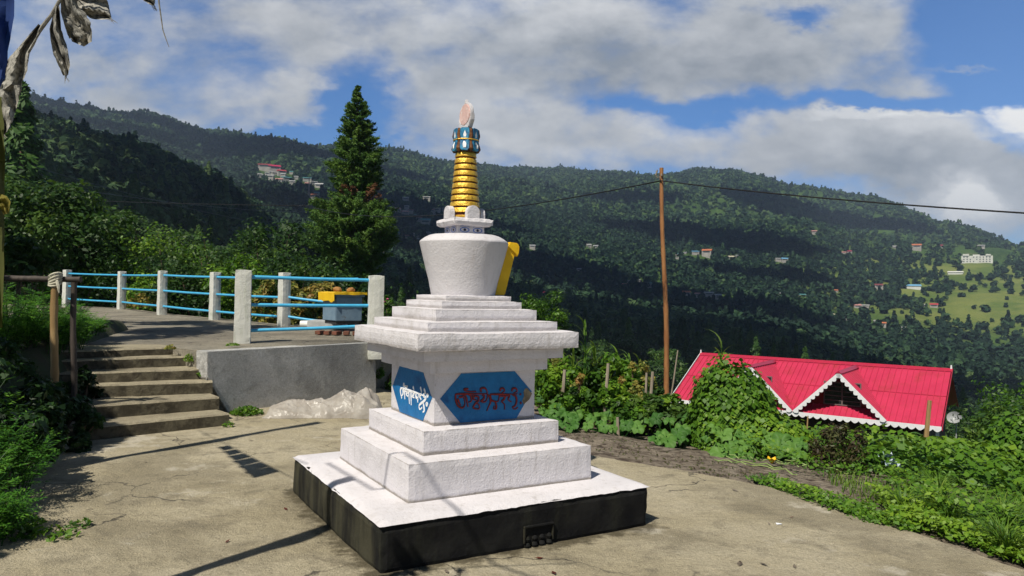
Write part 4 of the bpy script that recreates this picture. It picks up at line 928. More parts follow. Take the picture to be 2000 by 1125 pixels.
pole(MB(), p2b-o, p2t-o, .031, .029).build('upright', WOODD, e, smooth=True)
ra = atY(-160, 541, YP-.09); rb = atY(158, 546, YP-.05)
pole(MB(), ra-o, rb-o, .034, .030, 7).build('crossbar', WOODD, e, smooth=True)
tk = atY(107, 548, YP-.12)-o; m = MB()
for k in range(5):
    a = k*.5; pts = [tk+np.array([.055*math.cos(t), -.02+.06*math.sin(t)+.03, .02*k-.03+.03*math.sin(t+a)]) for t in np.linspace(0, 6.28, 12)]; m.tube(pts, .014, 6)
m.tube([tk+np.array([.04, -.03, 0]), tk+np.array([.07, -.05, -.06]), tk+np.array([.075, -.04, -.13])], [.018, .016, .008], 6)
m.tube([tk+np.array([.0, -.03, 0]), tk+np.array([-.03, -.06, .05])], [.018, .01], 6)
m.build('rag_tie', pmat('pale_rag', (.55, .52, .42), (.42, .40, .30), 30, .9, .6), e, smooth=True)

# ------------------------------------------------------------------ power pole and cable
YB = 12.25; pb = atY(1303, 790, YB); pt = atY(1292, 328, YB)
e = empty('bamboo_pole', (pb[0], pb[1], pb[2]), 'tall orange-brown bamboo pole carrying the overhead cable', 'pole'); o = pb.copy()
pole(MB(), (0, 0, -.3), pt-o, .047, .030, 9, .03, 12).build('shaft', RUSTPOLE, e, smooth=True)
hk_ = atY(1291, 347, YB)-o
m = MB().tube([hk_+np.array([-.02, -.045, 0]), hk_+np.array([-.09, -.05, .0]), hk_+np.array([-.09, -.05, .10])], .008, 6); m.tube([hk_+np.array([-.10, -.05, .03]), hk_+np.array([-.07, -.05, .12])], .012, 6); m.tube([hk_+np.array([.0, -.05, .02]), hk_+np.array([.0, -.05, .06])], .016, 8); m.build('hook', WOODG, e, smooth=True)
CABLE = pmat('black_cable', (.012, .012, .014), (.02, .02, .02), 9, .5, 0)
at0 = atY(1291, 353, YB-.05)
def wire(pts, r): return MB().tube(pts, r, 6)
def sag(a, b, s, n=24): a = np.array(a); b = np.array(b); return [a*(1-t)+b*t-np.array([0, 0, s*4*t*(1-t)]) for t in np.linspace(0, 1, n)]
rp = atY(2150, 425, 7.2)
tag(MB().tube(sag(at0, rp, .05), .0095, 6).build('power_cable', CABLE, smooth=True), 'thick black cable running from the bamboo pole off to the right', 'cable')
lp = atY(600, 402, 34); lp2 = atY(-200, 365, 60)
m = MB().tube(sag(at0, lp, .55, 40), .0115, 6); m.tube(sag(lp, lp2, .3, 12), .018, 6)
tag(m.build('power_cable', CABLE, smooth=True), 'thin black cable dipping behind the spire from the bamboo pole to the left', 'cable')
m = MB().tube(sag(atY(960, 433, 45), atY(1500, 438, 90), .2), .014, 5)

# cable car over the valley
YC = 150
gc = atY(82, 354, YC); e = empty('cable_car', (gc[0], gc[1], gc[2]), 'small teal cable car cabin hanging over the wooded slope at left', 'cable car')
MB().box(-1.15, 1.15, -.9, .9, -.85, .75).build('cabin', pmat('teal_paint', (.10, .28, .33), (.12, .33, .37), 3, .4, 0), e, bevel=.3, seg=3)
MB().box(-.95, .95, -.93, .93, -.35, .55).build('window', pmat('cabin_glass', (.20, .38, .44), (.25, .42, .48), 3, .1, 0, spec=1), e, bevel=.06)
MB().tube([(0, 0, .75), (.0, 0, 2.6)], .09, 6).build('hanger', CABLE, e)
for a, b, lb in (((-60, 290, 120), (840, 432, 420), 'upper ropeway cable sloping past the cable car down across the valley'), ((-60, 338, 110), (700, 405, 420), 'lower ropeway cable sloping across the dark woods at left')):
    A_ = atY(*a); B_ = atY(*b)
    if lb.startswith('upper'): mid = atY(82, 330, YC); pts = sag(A_, mid, .3, 6)[:-1]+sag(mid, B_, 9, 30)
    else: pts = sag(A_, B_, 4, 30)
    tag(MB().tube(pts, .05, 5).build('ropeway_cable', pmat('steel_cable%d' % len(lb), (.10, .11, .12), (.14, .15, .16), 1, .5, 0)), lb, 'cable')

# grime and moss on the concrete round the plinth foot
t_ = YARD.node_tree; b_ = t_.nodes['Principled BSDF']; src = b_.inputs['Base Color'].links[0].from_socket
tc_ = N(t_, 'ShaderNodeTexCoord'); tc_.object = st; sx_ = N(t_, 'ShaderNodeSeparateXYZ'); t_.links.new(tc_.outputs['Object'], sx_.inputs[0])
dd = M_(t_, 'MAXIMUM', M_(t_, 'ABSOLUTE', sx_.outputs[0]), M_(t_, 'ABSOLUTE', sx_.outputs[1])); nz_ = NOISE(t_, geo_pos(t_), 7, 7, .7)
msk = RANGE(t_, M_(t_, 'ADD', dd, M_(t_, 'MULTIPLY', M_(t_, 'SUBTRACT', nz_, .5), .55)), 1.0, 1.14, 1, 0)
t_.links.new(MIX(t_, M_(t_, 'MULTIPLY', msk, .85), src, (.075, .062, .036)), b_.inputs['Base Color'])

# ------------------------------------------------------------------ red-roofed house below the yard
HA = np.array([10.63, 40.98, -1.44]); HANG = math.radians(-35.73); HN = np.array([math.sin(HANG), -math.cos(HANG), 0])
house = empty('red_roofed_house', tuple(HA), 'house below the yard with crimson ribbed roof and white scalloped gable trim', 'house', rz=HANG)
def hloc(P):
    a, b = P[0]-HA[0], P[1]-HA[1]; c, s = math.cos(HANG), math.sin(HANG); return np.array([a*c+b*s, -a*s+b*c, P[2]-HA[2]])
def hpt(x, y, yl): return hloc(onplane(x, y, HA-HN*yl, HN))
ROOF = pmat('crimson_roof_sheet', (.50, .034, .085), (.44, .028, .072), 1.2, .38, .15, 20, spec=.4, c3=(.36, .035, .05), s3=1.1, t3=(.48, .72), stretch=(1, 1, .5))
RIDGEM = pmat('ridge_cap', (.40, .02, .05), (.34, .02, .05), 3, .4, .1)
TRIM = pmat('white_trim', (.74, .74, .76), (.66, .66, .68), 8, .6, .2)
REDWALL = pmat('dark_red_boards', (.24, .015, .015), (.17, .012, .012), 4, .8, .4, 30)
GLASSD = pmat('dark_glass', (.01, .012, .015), (.02, .022, .025), 3, .15, 0, spec=.8)
EW, EH = 4.09, 2.12
def rib_roof(name, rows, parent, th=.05):
    """rows: list of (top point, bottom point) along the roof; sheet with raised ribs between them"""
    m = MB(); rows = [(np.array(a, float), np.array(b, float)) for a, b in rows]
    n = np.cross(rows[-1][0]-rows[0][0], rows[len(rows)//2][1]-rows[len(rows)//2][0]); n /= np.linalg.norm(n); n = n if n[2] > 0 else -n
    for i in range(len(rows)-1):
        (a, b), (c, d) = rows[i], rows[i+1]
        m.add([a, c, d, b, a-n*th, c-n*th, d-n*th, b-n*th], [(0, 1, 2, 3), (7, 6, 5, 4), (3, 2, 6, 7), (0, 4, 5, 1)])
        e1 = (c-a); f1 = (d-b); L = np.linalg.norm(e1)+np.linalg.norm(f1)
        w = .12
        m.add([a+n*.001, a+e1*w+n*.001, b+f1*w+n*.001, b+n*.001, a+e1*.03+n*.038, a+e1*(w-.03)+n*.038, b+f1*(w-.03)+n*.038, b+f1*.03+n*.038], [(4, 5, 6, 7), (0, 4, 7, 3), (5, 1, 2, 6), (3, 7, 6, 2)])
    return m.build(name, ROOF, parent)
K = 48
rib_roof('roof', [((12*k/K, 0, 0), (12*k/K, -EW, -EH)) for k in range(K+1)], house)
rib_roof('roof', [((12*k/K, 0, 0), (12*k/K, EW, -EH)) for k in range(K+1)], house)
MB().slab([(0, -2.02, -2.02*EH/EW+.012), (12, -2.02, -2.02*EH/EW+.012), (12, -2.06, -2.06*EH/EW+.012), (0, -2.06, -2.06*EH/EW+.012)], (0, 0, .012)).build('sheet_lap', RIDGEM, house)
MB().add([(-.05, -.22, -.08), (12.05, -.22, -.08), (12.05, 0, .055), (-.05, 0, .055), (-.05, .22, -.08), (12.05, .22, -.08)], [(0, 1, 2, 3), (3, 2, 5, 4)]).build('ridge_cap', RIDGEM, house)
for x in (-.03, 12.0): MB().tube([(x, 0, 0.0), (x, 0, .20)], [.05, .03], 8).build('finial', TRIM, house)
def scallop(name, A, B, down, n, h=.13, r=.11, th=.03, out=(0, -1, 0)):
    A = np.array(A, float); B = np.array(B, float); down = np.array(down, float); down /= np.linalg.norm(down); out = np.array(out, float); m = MB(); pts = [A, B]; low = []
    for i in range(n):
        for k in range(7):
            t = (i+k/6)/n; s = math.sin(math.pi*k/6); low.append(A+(B-A)*t+down*(h+r*s))
    low = low[::-1]
    for i in range(len(low)-1):
        tb = np.dot(low[i]-A, B-A)/np.dot(B-A, B-A); tc = np.dot(low[i+1]-A, B-A)/np.dot(B-A, B-A); a = A+(B-A)*tb; b = A+(B-A)*tc
        if np.linalg.norm(a-b) < 1e-4: continue
        m.slab([a, b, low[i+1], low[i]], out*th)
    return m.build(name, TRIM, house)
scallop('eave_trim', (-.03, -EW-.02, -EH+.03), (12.03, -EW-.02, -EH+.03), (0, 0, -1), 38)
for side in (0, 1):
    x = -.04 if side == 0 else 12.04
    MB().slab([(x, 0, .04), (x, -EW-.03, -EH+.04), (x, -EW-.03, -EH-.14), (x, 0, -.14)], (.03 if side else -.03, 0, 0)).build('verge_board', TRIM if side == 0 else RIDGEM, house)
YG = -EW-.06
pk2 = hpt(1635, 727, YG); bl2 = hpt(1550, 795, YG); br2 = hpt(1730, 815, YG); pk1 = hpt(1466, 716, YG)
hw = (br2[0]-bl2[0])/2; zr = (pk2[2]+pk1[2])/2; zr = min(max(zr, -.45), .12); zb = -EH+.10
WIN = []
for xp in (pk1[0], (bl2[0]+br2[0])/2):
    g = hw*.99
    # ridge runs back to the main slope
    yb = -abs(zr)*EW/EH if zr < 0 else 0.0
    kk = 14
    for sgn in (-1, 1):
        rows = []
        for k in range(kk+1):
            t = k/kk; y = YG*(1-t)+(yb+.02)*t
            # where the side slope meets the main roof at this y
            zm = EH/EW*y if y > -EW else -EH; fall = (zr-zm)/(zr-zb)*g
            top = (xp, y, zr+.03); bot = (xp+sgn*min(g, fall), y, max(zm, zr-(zr-zb)*min(1, fall/g)))
            rows.append((top, bot))
        rib_roof('dormer_roof', rows, house, .03)
        A_ = (xp, YG-.02, zr+.03); B_ = (xp+sgn*g*1.03, YG-.02, zb-.03); dx, dz = B_[0]-A_[0], B_[2]-A_[2]; dn = np.array([-dz*sgn, 0, dx*sgn]); dn = dn if dn[2] < 0 else -dn
        scallop('bargeboard', A_, B_, dn, 11, .12, .10)
    MB().add([(xp-.14, YG-.06, zr-.03), (xp, YG-.06, zr+.08), (xp+.14, YG-.06, zr-.03), (xp-.14, yb+.5, zr-.03), (xp, yb+.5, zr+.12), (xp+.14, yb+.5, zr-.03)], [(0, 1, 4, 3), (1, 2, 5, 4), (0, 2, 1), (3, 4, 5)]).build('dormer_ridge', RIDGEM, house)
    for dd in (.62,): 
        yw = -EW+.75; zm = EH/EW*yw; 
        w0 = g*(zr-zm)/(zr-zb)
        MB().slab([(xp-w0, yw, zm-.1), (xp+w0, yw, zm-.1), (xp, yw, zr-.02)], (0, .06, 0)).build('gable_wall', REDWALL, house)
        wf = MB(); x0, x1, z0, z1 = xp-.80, xp+.80, zm+.03, zm+1.10
        wf.box(x0, x1, yw-.05, yw-.01, z0, z0+.05).box(x0, x1, yw-.05, yw-.01, z1-.05, z1).box(x0, x0+.05, yw-.05, yw-.01, z0+.05, z1-.05).box(x1-.05, x1, yw-.05, yw-.01, z0+.05, z1-.05).box(xp-.025, xp+.025, yw-.05, yw-.01, z0+.05, z1-.05)
        for q in range(1, 5): wf.box(x0+.05, xp-.025, yw-.045, yw-.015, z0+q*.21-.015, z0+q*.21+.015).box(xp+.025, x1-.05, yw-.045, yw-.015, z0+q*.21-.015, z0+q*.21+.015)
        f_ = wf.build('window', pmat('dark_frame', (.12, .10, .10), (.16, .13, .12), 9, .6, 0), house)
        MB().box(x0+.03, x1-.03, yw-.022, yw-.008, z0+.03, z1-.03).build('pane', GLASSD, f_)
wl = MB().box(.5, 11.5, -3.3, 3.3, -5.4, -2.0); wl.build('wall', pmat('dark_wood_wall', (.07, .03, .025), (.05, .025, .02), 3, .8, .3), house)
for sx in (.5, 11.44): MB().slab([(sx, -3.3, -2.05), (sx, 3.3, -2.05), (sx, 0, -.15)], (.06, 0, 0)).build('end_wall', REDWALL, house)
for xw in (2.2, 4.8, 7.4, 9.8):
    f_ = MB().box(xw-.5, xw+.5, -3.36, -3.305, -3.9, -2.8).build('window', TRIM, house, bevel=.01); MB().box(xw-.43, xw+.43, -3.385, -3.362, -3.83, -2.87).build('pane', GLASSD, f_)
MB().box(11.8, 11.92, -3.95, -3.83, -5.4, -2.16).build('post', TRIM, house)
MB().box(.1, .22, -3.95, -3.83, -5.4, -2.16).build('post', TRIM, house)
dsh = atY(1866, 818, 31.2)
e = empty('satellite_dish', tuple(dsh), 'pale satellite dish beside the right end of the red roof', 'satellite dish', rz=math.radians(-50))
m = MB(); n = 24; rings = 5; vs = []; fs = []
for i in range(rings+1):
    r = .29*i/rings
    for k in range(n): a = 6.2832*k/n; vs.append((r*math.cos(a), -.16+.16*(1-(i/rings)**2)*1+0, r*math.sin(a)*.92))
for i in range(rings):
    for k in range(n): fs.append((i*n+k, i*n+(k+1) % n, (i+1)*n+(k+1) % n, (i+1)*n+k))
DM = pmat('dish_grey', (.33, .34, .34), (.27, .28, .28), 5, .4, 0)
dd_ = MB().add(vs, fs).build('reflector', DM, e, smooth=True); dd_.rotation_euler.x = -.5
MB().tube([(0, -.05, -.30), (0, -.42, .02)], .012, 6).tube([(0, -.46, -.01), (0, -.38, .05)], .035, 8).build('feed_arm', DM, e)
MB().tube([(0, 0, 0), (0, .12, -.25), (0, .12, -1.6)], .025, 8).build('mast', DM, e)

# ------------------------------------------------------------------ villages across the valley
CM = {'red': (.42, .05, .06), 'crimson': (.45, .02, .08), 'orange': (.50, .16, .07), 'pink': (.50, .24, .22), 'teal': (.10, .32, .33), 'white': (.42, .42, .41), 'blue': (.15, .36, .55), 'cream': (.50, .46, .33), 'grey': (.32, .33, .34), 'maroon': (.20, .05, .05)}
RM = {}
def rm(c):
    if c not in RM: RM[c] = pmat(c+'_roof', CM[c], tuple(v*.8 for v in CM[c]), .3, .6, 0)
    return RM[c]
FW = pmat('pale_house_wall', (.36, .34, .31), (.27, .26, .24), .2, .9, 0); FWIN = pmat('far_window', (.04, .05, .06), (.06, .07, .08), 1, .3, 0)
def far_house_mesh(w, d, h, pitch):
    a = MB().box(-w/2, w/2, -d/2, d/2, -4, h).mesh('wall'); o = .5
    r = MB().add([(-w/2-o, -d/2-o, h-.2), (w/2+o, -d/2-o, h-.2), (w/2+o, d/2+o, h-.2), (-w/2-o, d/2+o, h-.2), (-w/2-o, 0, h+pitch), (w/2+o, 0, h+pitch)], [(0, 1, 5, 4), (2, 3, 4, 5), (0, 4, 3), (1, 2, 5), (0, 3, 2, 1)]).mesh('roof')
    wn2 = MB()
    wn2.box(-.36*w, .36*w, -d/2-.06, -d/2+.05, h-2.2, h-.9)
    return a, r, wn2.mesh('windows')
HM = [far_house_mesh(10, 8, 3.4, 2.0), far_house_mesh(10, 8, 6.2, 1.8), far_house_mesh(13, 8, 5.4, 1.2)]
for a, r, w_ in HM: a.materials.append(FW); r.materials.append(rm('white')); w_.materials.append(FWIN)
for i, (x, y, wpx, c) in enumerate(VILLAGE):
    G = ground_hit(x, y+3); D = math.hypot(G[0], G[1]); wm = wpx*D/F; s = wm/11.
    nm = 'village_house'; where = 'upper village cluster left of the tall conifer' if x < 640 else ('village between the tall conifer and the shrine' if x < 1000 else ('slope around the bamboo pole' if x < 1460 else 'wooded slope at the right'))
    e = empty(nm, (G[0], G[1], G[2]+.3), 'tiny far house with %s roof on the %s' % (c, where), 'house', 'houses on the far hillsides', math.atan2(-G[0], G[1])+random.uniform(-.4, .4)); e.scale = (s, s, s)
    a, r, w_ = HM[random.choice([0, 1, 2, 1])]
    link('wall', a, parent=e); ro = link('roof', r, parent=e); ro.material_slots[0].link = 'OBJECT'; ro.material_slots[0].material = rm(c); link('window', w_, parent=e)
# the big white block on the grassy shoulder
G = ground_hit(1908, 514); D = math.hypot(G[0], G[1]); k = D/F
e = empty('white_building', (G[0], G[1], G[2]), 'large white flat-roofed block standing on the grassy shoulder at far right', 'building', rz=math.atan2(-G[0], G[1]))
WB = pmat('white_block_wall', (.62, .62, .58), (.54, .54, .50), .2, .8, 0)
MB().box(-22*k, 22*k, -6*k, 6*k, -8, 12*k).build('block', WB, e)
MB().box(-20*k, -11*k, -7*k, 5*k, 12*k, 15*k).box(12*k, 19*k, -7*k, 5*k, 12*k, 14.5*k).box(-6*k, 4*k, -5*k, 4*k, 12*k, 14*k).build('roof_block', WB, e)
for r in range(3):
    for c in range(9):
        if (c+r) % 9 != 4: MB().box((-19+c*4.5)*k, (-17.4+c*4.5)*k, -6.15*k, -5.9*k, (1.5+r*3.6)*k, (3.4+r*3.6)*k).build('window', FWIN, e)
for x, y, wpx, hpx, lb in ((1866, 534, 22, 5, 'low white shed below the large white block'), (1778, 562, 32, 7, 'long pale blue building low among the far trees')):
    G = ground_hit(x, y+2); k = math.hypot(G[0], G[1])/F
    e = empty('long_building', tuple(G), lb, 'building', rz=math.atan2(-G[0], G[1]))
    MB().box(-wpx/2*k, wpx/2*k, -4*k, 4*k, -6, hpx*.7*k).build('wall', WB, e); MB().add([(-wpx/2*k-1, -5*k, hpx*.7*k), (wpx/2*k+1, -5*k, hpx*.7*k), (wpx/2*k+1, 5*k, hpx*.7*k), (-wpx/2*k-1, 5*k, hpx*.7*k), (-wpx/2*k, 0, hpx*1.1*k), (wpx/2*k, 0, hpx*1.1*k)], [(0, 1, 5, 4), (2, 3, 4, 5), (0, 4, 3), (1, 2, 5), (0, 3, 2, 1)]).build('roof', rm('blue') if wpx == 32 else WB, e)
G = ground_hit(603, 392); k = math.hypot(G[0], G[1])/F
m = MB(); hm = 46*k
for sx, sy in ((-1, -1), (1, -1), (1, 1), (-1, 1)): m.tube([(sx*1.6*k, sy*1.6*k, -3), (sx*.3*k, sy*.3*k, hm)], .22*k, 4)
for q in range(8):
    z = hm*q/8; w = (1.6-1.3*q/8)*k; m.tube([(-w, -w, z), (w, -w, z)], .12*k, 3); m.tube([(-w, -w, z), (w*.85, -w*.85, z+hm/8)], .12*k, 3)
tag(m.build('lattice_mast', pmat('mast_paint', (.42, .25, .22), (.5, .5, .5), .1, .7, 0), loc=tuple(G)), 'slim lattice mast rising above the upper village', 'mast')

# ------------------------------------------------------------------ the tall conifer
def big_conifer():
    YT = 45; b = atY(690, 612, YT); k = YT/F
    e = empty('tall_conifer', (b[0], b[1], b[2]-1.0), 'tall shaggy conifer with narrow spire top and rounded lower skirt', 'tree'); ox, oz = b[0], b[2]-1.0
    zt = atY(690, 168, YT)[2]
    def zz(y): return atY(690, y, YT)[2]-oz
    prof = [(168, 2), (185, 8), (205, 17), (235, 26), (265, 34), (300, 42), (330, 48), (352, 47), (368, 44), (384, 40), (392, 46), (402, 66), (430, 80), (462, 79), (492, 66), (515, 48), (545, 38), (590, 30)]
    ys = [p[0] for p in prof]; ws = [p[1]*1.02 for p in prof]
    rg = np.random.default_rng(5); parts = {'g': [], 'd': []}; K = 900; limbs = MB()
    limbs.tube([(0, 0, -.5), (0, 0, zz(400)), (.05, 0, zz(280)), (0, 0, zz(175))], [.34, .24, .14, .02], 10)
    cnt = 0
    while cnt < K:
        y = 168+(rg.random()**.85)*(590-168); w = np.interp(y, ys, ws)*k
        if rg.random() > (.30+w/(77*k)): continue
        a = rg.random()*6.283
        if 376 < y < 396 and rg.random() < .8: continue
        lump = 1+.30*mnoise.noise(Vector((math.cos(a)*1.6, math.sin(a)*1.6, y*.030)))+.22*mnoise.noise(Vector((math.cos(a)*4, math.sin(a)*4, y*.07)))
        r = w*lump*(.74+.42*rg.random()); z = zz(y); ca, sa = math.cos(a), math.sin(a); rise = .30+.25*rg.random()
        dead = (372 < y < 402 and rg.random() < .4) or (300 < y < 372 and rg.random() < .02)
        n = int(95+60*w); u = .35+.70*rg.random(n)**.7; tip = np.array([r*ca, r*sa, z+rise*r*.35])
        C = np.outer(u, [r*ca, r*sa, 0])+np.stack([0*u, 0*u, z+rise*r*.35*u**2-.10*r*(1-u)], 1)
        sp_ = (.05+.16*w*(1.15-u))[:, None]; C = C+rg.normal(size=(n, 3))*sp_*np.array([.8, .8, .55])
        if cnt % 3 == 0: limbs.tube([(0, 0, z-.2*r), (r*ca*.5, r*sa*.5, z-.04*r), tuple(tip)], [.045, .03, .006], 4)
        along = np.array([ca, sa, .7])[None]*.9+rg.normal(size=(n, 3))*.35
        Nn = rg.normal(size=(n, 3))*.8+np.array([ca*.4, sa*.4, .9])
        v, q, t = leaves(C, Nn, .175*(.5+.9*rg.random(n)), .30, .52+rg.normal(0, .14)+rg.normal(0, .12, n), along=along)
        parts['d' if dead else 'g'].append((v, q, t)); cnt += 1
    leaf_obj('crown', parts['g'], LEAF_CONI, e); leaf_obj('dead_foliage', parts['d'], LEAF_DEAD, e)
    limbs.build('trunk', BARK, e, smooth=True)
big_conifer()

# ------------------------------------------------------------------ leafy bushes
def bush(name, label, cat, c, r, n, L, mat, group=None, asp=.55, stems=6, K=None, foot=None, spread=1.0, tb=.5):
    """c centre of the foliage, r radii; leaves in clumps over the outside, stems down to foot height"""
    c = np.array(c, float); r = np.array(r, float); zf = c[2]-r[2] if foot is None else foot
    e = empty(name, (c[0], c[1], zf), label, cat, group); K = K or max(10, n//70)
    cc = _rand_unit(K)*(.55+.5*RNG.random((K, 1)))*r; w = RNG.integers(0, K, n); off = _rand_unit(n); cr_ = (.22+.2*RNG.random(K))[w][:, None]*r.min()*spread
    C = cc[w]+off*cr_*(.5+.6*RNG.random((n, 1)))+(c-np.array([c[0], c[1], zf])); Nn = off+_rand_unit(n)*.8; Nn[:, 2] += .75
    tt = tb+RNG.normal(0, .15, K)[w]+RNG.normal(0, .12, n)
    keep = C[:, 2] > .01; C, Nn, tt = C[keep], Nn[keep], tt[keep]
    leaf_obj('foliage', leaves(C, Nn, L*(.35+1.1*RNG.random(len(C))), asp, tt, fold=.10, droop=.15), mat, e)
    m = MB()
    for s in range(stems):
        t = cc[RNG.integers(0, K)]+c-np.array([c[0], c[1], zf]); m.tube([(t[0]*.01, t[1]*.01, -.15), (t[0]*.45, t[1]*.45, t[2]*.5), tuple(t)], [.02+.012*r.max(), .012+.008*r.max(), .004], 5)
    m.build('stems', BARK, e); return e
# big leafy tree at left, beyond the barrier
c = atY(92, 462, 27); bush('leafy_tree', 'dense bright leafy tree rising behind the bamboo barrier at left', 'tree', c, (3.0, 2.4, 1.75), 17000, .20, LEAF_BROAD, tb=.66, K=130, foot=-1.2, stems=14, spread=1.15)
c = atY(20, 505, 13); bush('long_leaved_shrub', 'shrub with long narrow drooping leaves at the left edge', 'shrub', c, (.85, .7, .42), 900, .26, LEAF_BROAD, K=60, asp=.26, foot=-.2, stems=10)
# hedge beyond the curved railing
HX = [(155, 545, 27, 1.6), (215, 520, 29, 1.9), (270, 545, 26, 1.5), (330, 520, 27, 1.8), (380, 560, 22, 1.1), (430, 530, 23, 1.5), (480, 560, 19.5, .95), (520, 520, 22, 1.5), (580, 560, 18.5, .9), (610, 590, 18, .6), (545, 592, 18, .7), (370, 585, 22, .9), (290, 580, 25, .9), (660, 575, 20, .8), (700, 585, 19, .7), (190, 578, 28, 1.0)]
for i, (x, y, Yd, r) in enumerate(HX):
    c = atY(x, y, Yd); mt = LEAF_DRY if i in (9, 10) else (LEAF_BROAD if i % 3 else LEAF_VINE)
    bush('hedge_shrub', 'leafy green shrub in the hedge beyond the curved railing' if mt is not LEAF_DRY else 'low yellowing shrub at the foot of the curved railing', 'shrub', c, (r*1.15, r*.9, r*.8), int(1500+1100*r), .12, mt, 'shrubs beyond the curved railing', foot=min(.2, c[2]-r*.8), stems=5, tb=.40)
for i in range(26):   # darker mass of shrubs down the slope behind the hedge
    x = -40+i*31; Yd = random.uniform(31, 42); c = atY(x, random.uniform(575, 620) if x < 640 else random.uniform(650, 700), Yd); r = random.uniform(1.5, 2.4)
    bush('slope_shrub', 'dark leafy shrub on the slope between the hedge and the woods', 'shrub', c, (r*1.2, r, r), 2200, .20, LEAF_BROAD, 'dark shrubs on the slope', foot=terr1(c[0], c[1])-.3, stems=4, tb=.28)
c = atY(757, 603, 15.5); bush('flowering_shrub', 'small green shrub behind the right-hand railing post', 'shrub', c, (.22, .2, .30), 700, .06, LEAF_VINE, foot=.4)
for q, (x, y) in enumerate(((757, 584), (752, 589))):
    m = MB().lathe([(.003, -.02), (.022, -.01), (.03, .006), (.01, .016), (.003, .018)], 9)
    p = atY(x, y, 15.3); tag(m.build('pink_flower', pmat('petal_pink%d' % q, (.6, .12, .25), (.5, .1, .2), 30, .6, 0), loc=tuple(p)), ['upper', 'lower'][q]+' of two pink blossoms beside the railing post', 'flower')
c = atY(748, 735, 12.6); bush('creeper_shrub', 'dark leafy shrub filling the gap between grey wall and shrine', 'shrub', c, (.38, .35, .62), 2600, .075, LEAF_VINE, foot=-.1)
c = atY(742, 778, 11.9); bush('weed_clump', 'low bright weeds at the right foot of the grey wall', 'weeds', c, (.24, .18, .10), 700, .05, LEAF_VINE, foot=-.02, stems=2)
c = atY(1062, 612, 14.5); bush('round_shrub', 'rounded yellow-green shrub showing right of the shrine steps', 'shrub', c, (.50, .45, .40), 4200, .055, LEAF_VINE, foot=-1., K=40)
c = atY(1020, 640, 14.5); bush('round_shrub', 'darker lower shrub tucked against the shrine at right', 'shrub', c, (.45, .4, .35), 2000, .06, LEAF_BROAD, foot=-1.)

# ------------------------------------------------------------------ ferny weeds and bank at the left
def bankz(x, y):
    a = np.clip((np.asarray(y)-6.4)/2.8, 0, 1); b = np.clip((-4.55-np.asarray(x)-(np.asarray(y)-7.7)*.32)/.8, 0, 1); a = a*a*(3-2*a); b = b*b*(3-2*b)
    return -.06+.98*a*b+.10*b
gx = np.linspace(-16, -3.6, 90); gy = np.linspace(1.5, 13.4, 80); GX, GY = np.meshgrid(gx, gy, indexing='ij'); GZ = bankz(GX, GY)+fbm(GX*2, GY*2, 5, 3)*.05
I = np.arange(GX.size).reshape(GX.shape); Q = np.stack([I[:-1, :-1], I[1:, :-1], I[1:, 1:], I[:-1, 1:]], -1).reshape(-1, 4)
tag(link('earth_bank', np_mesh('earth_bank', np.stack([GX, GY, GZ], -1).reshape(-1, 3), Q, smooth=True), pmat('dark_earth', (.05, .045, .03), (.04, .06, .02), 4, .95, .8, 20, .03)), kind='structure')
def fern(name, label, c, R, H, n, mat=LEAF_FERN, ls=.055, group=None, lean=.5):
    e = empty(name, tuple(c), label, 'plant', group); parts = []; m = MB()
    a = RNG.random(n)*6.283; rr = np.sqrt(RNG.random(n)); bx_ = np.stack([R[0]*rr*np.cos(a), R[1]*rr*np.sin(a), 0*a], 1)
    Hh = H*(1-.45*rr**2)*(.75+.35*RNG.random(n)); ln = np.stack([np.cos(a)*rr, np.sin(a)*rr, 0*a], 1)*lean+RNG.normal(0, .10, (n, 3))*[1, 1, 0]
    for i in range(n):
        top = bx_[i]+ln[i]*Hh[i]+[0, 0, Hh[i]]; mid = bx_[i]+ln[i]*Hh[i]*.3+[0, 0, Hh[i]*.55]
        m.tube([tuple(bx_[i]), tuple(mid), tuple(top)], [.005, .004, .002], 4, cap=False)
        k = 13; t = .25+.75*(np.arange(k)+RNG.random(k))/k; P_ = ((1-t)**2)[:, None]*bx_[i]+(2*t*(1-t))[:, None]*mid+(t*t)[:, None]*top
        d = RNG.normal(size=(k, 3)); d[:, 2] = .25+.35*RNG.random(k); d /= np.linalg.norm(d, axis=1, keepdims=True)
        fl = .09+.07*RNG.random(k)
        for s in range(5):
            u = (s+.6)/5; cpos = P_+d*(fl*u)[:, None]
            for sg in (-1, 1):
                sd = np.cross(d, [0, 0, 1.]); sd /= np.linalg.norm(sd, axis=1, keepdims=True)+1e-6
                al = d*.8+sd*sg*.8; cp = cpos+al*.4*ls*(1-u*.4)
                parts.append(leaves(cp, np.array([0, 0, 1.])+_rand_unit(k)*.45, ls*(1-.35*u), .24, .5+RNG.normal(0, .15, k)+.15*t, along=al))
    leaf_obj('foliage', parts, mat, e); m.build('stems', LEAF_FERN, e); return e
def gp(x, y, z=0.): p = onz(x, y, z); return p
for i, (x, y, z, R, H, n) in enumerate([(-45, 990, 0, (.30, .3), .66, 70), (-20, 945, 0, (.26, .28), .60, 60), (-140, 960, 0, (.4, .4), .9, 70), (-50, 1060, 0, (.22, .22), .34, 40), (25, 915, 0, (.22, .24), .44, 45), (-190, 1060, 0, (.4, .35), .7, 50)]):
    fern('ferny_weed', ['tall bright ferny weed clump at the left foot of the yard', 'ferny weed clump leaning over the concrete at left', 'ferny weed clump at the left edge', 'low ferny sprig nearest the camera at left', 'ferny sprig standing farthest into the yard at left', 'ferny weed clump beyond the left edge'][i], gp(x, y, z), R, H, n, group='ferny weeds at the left')
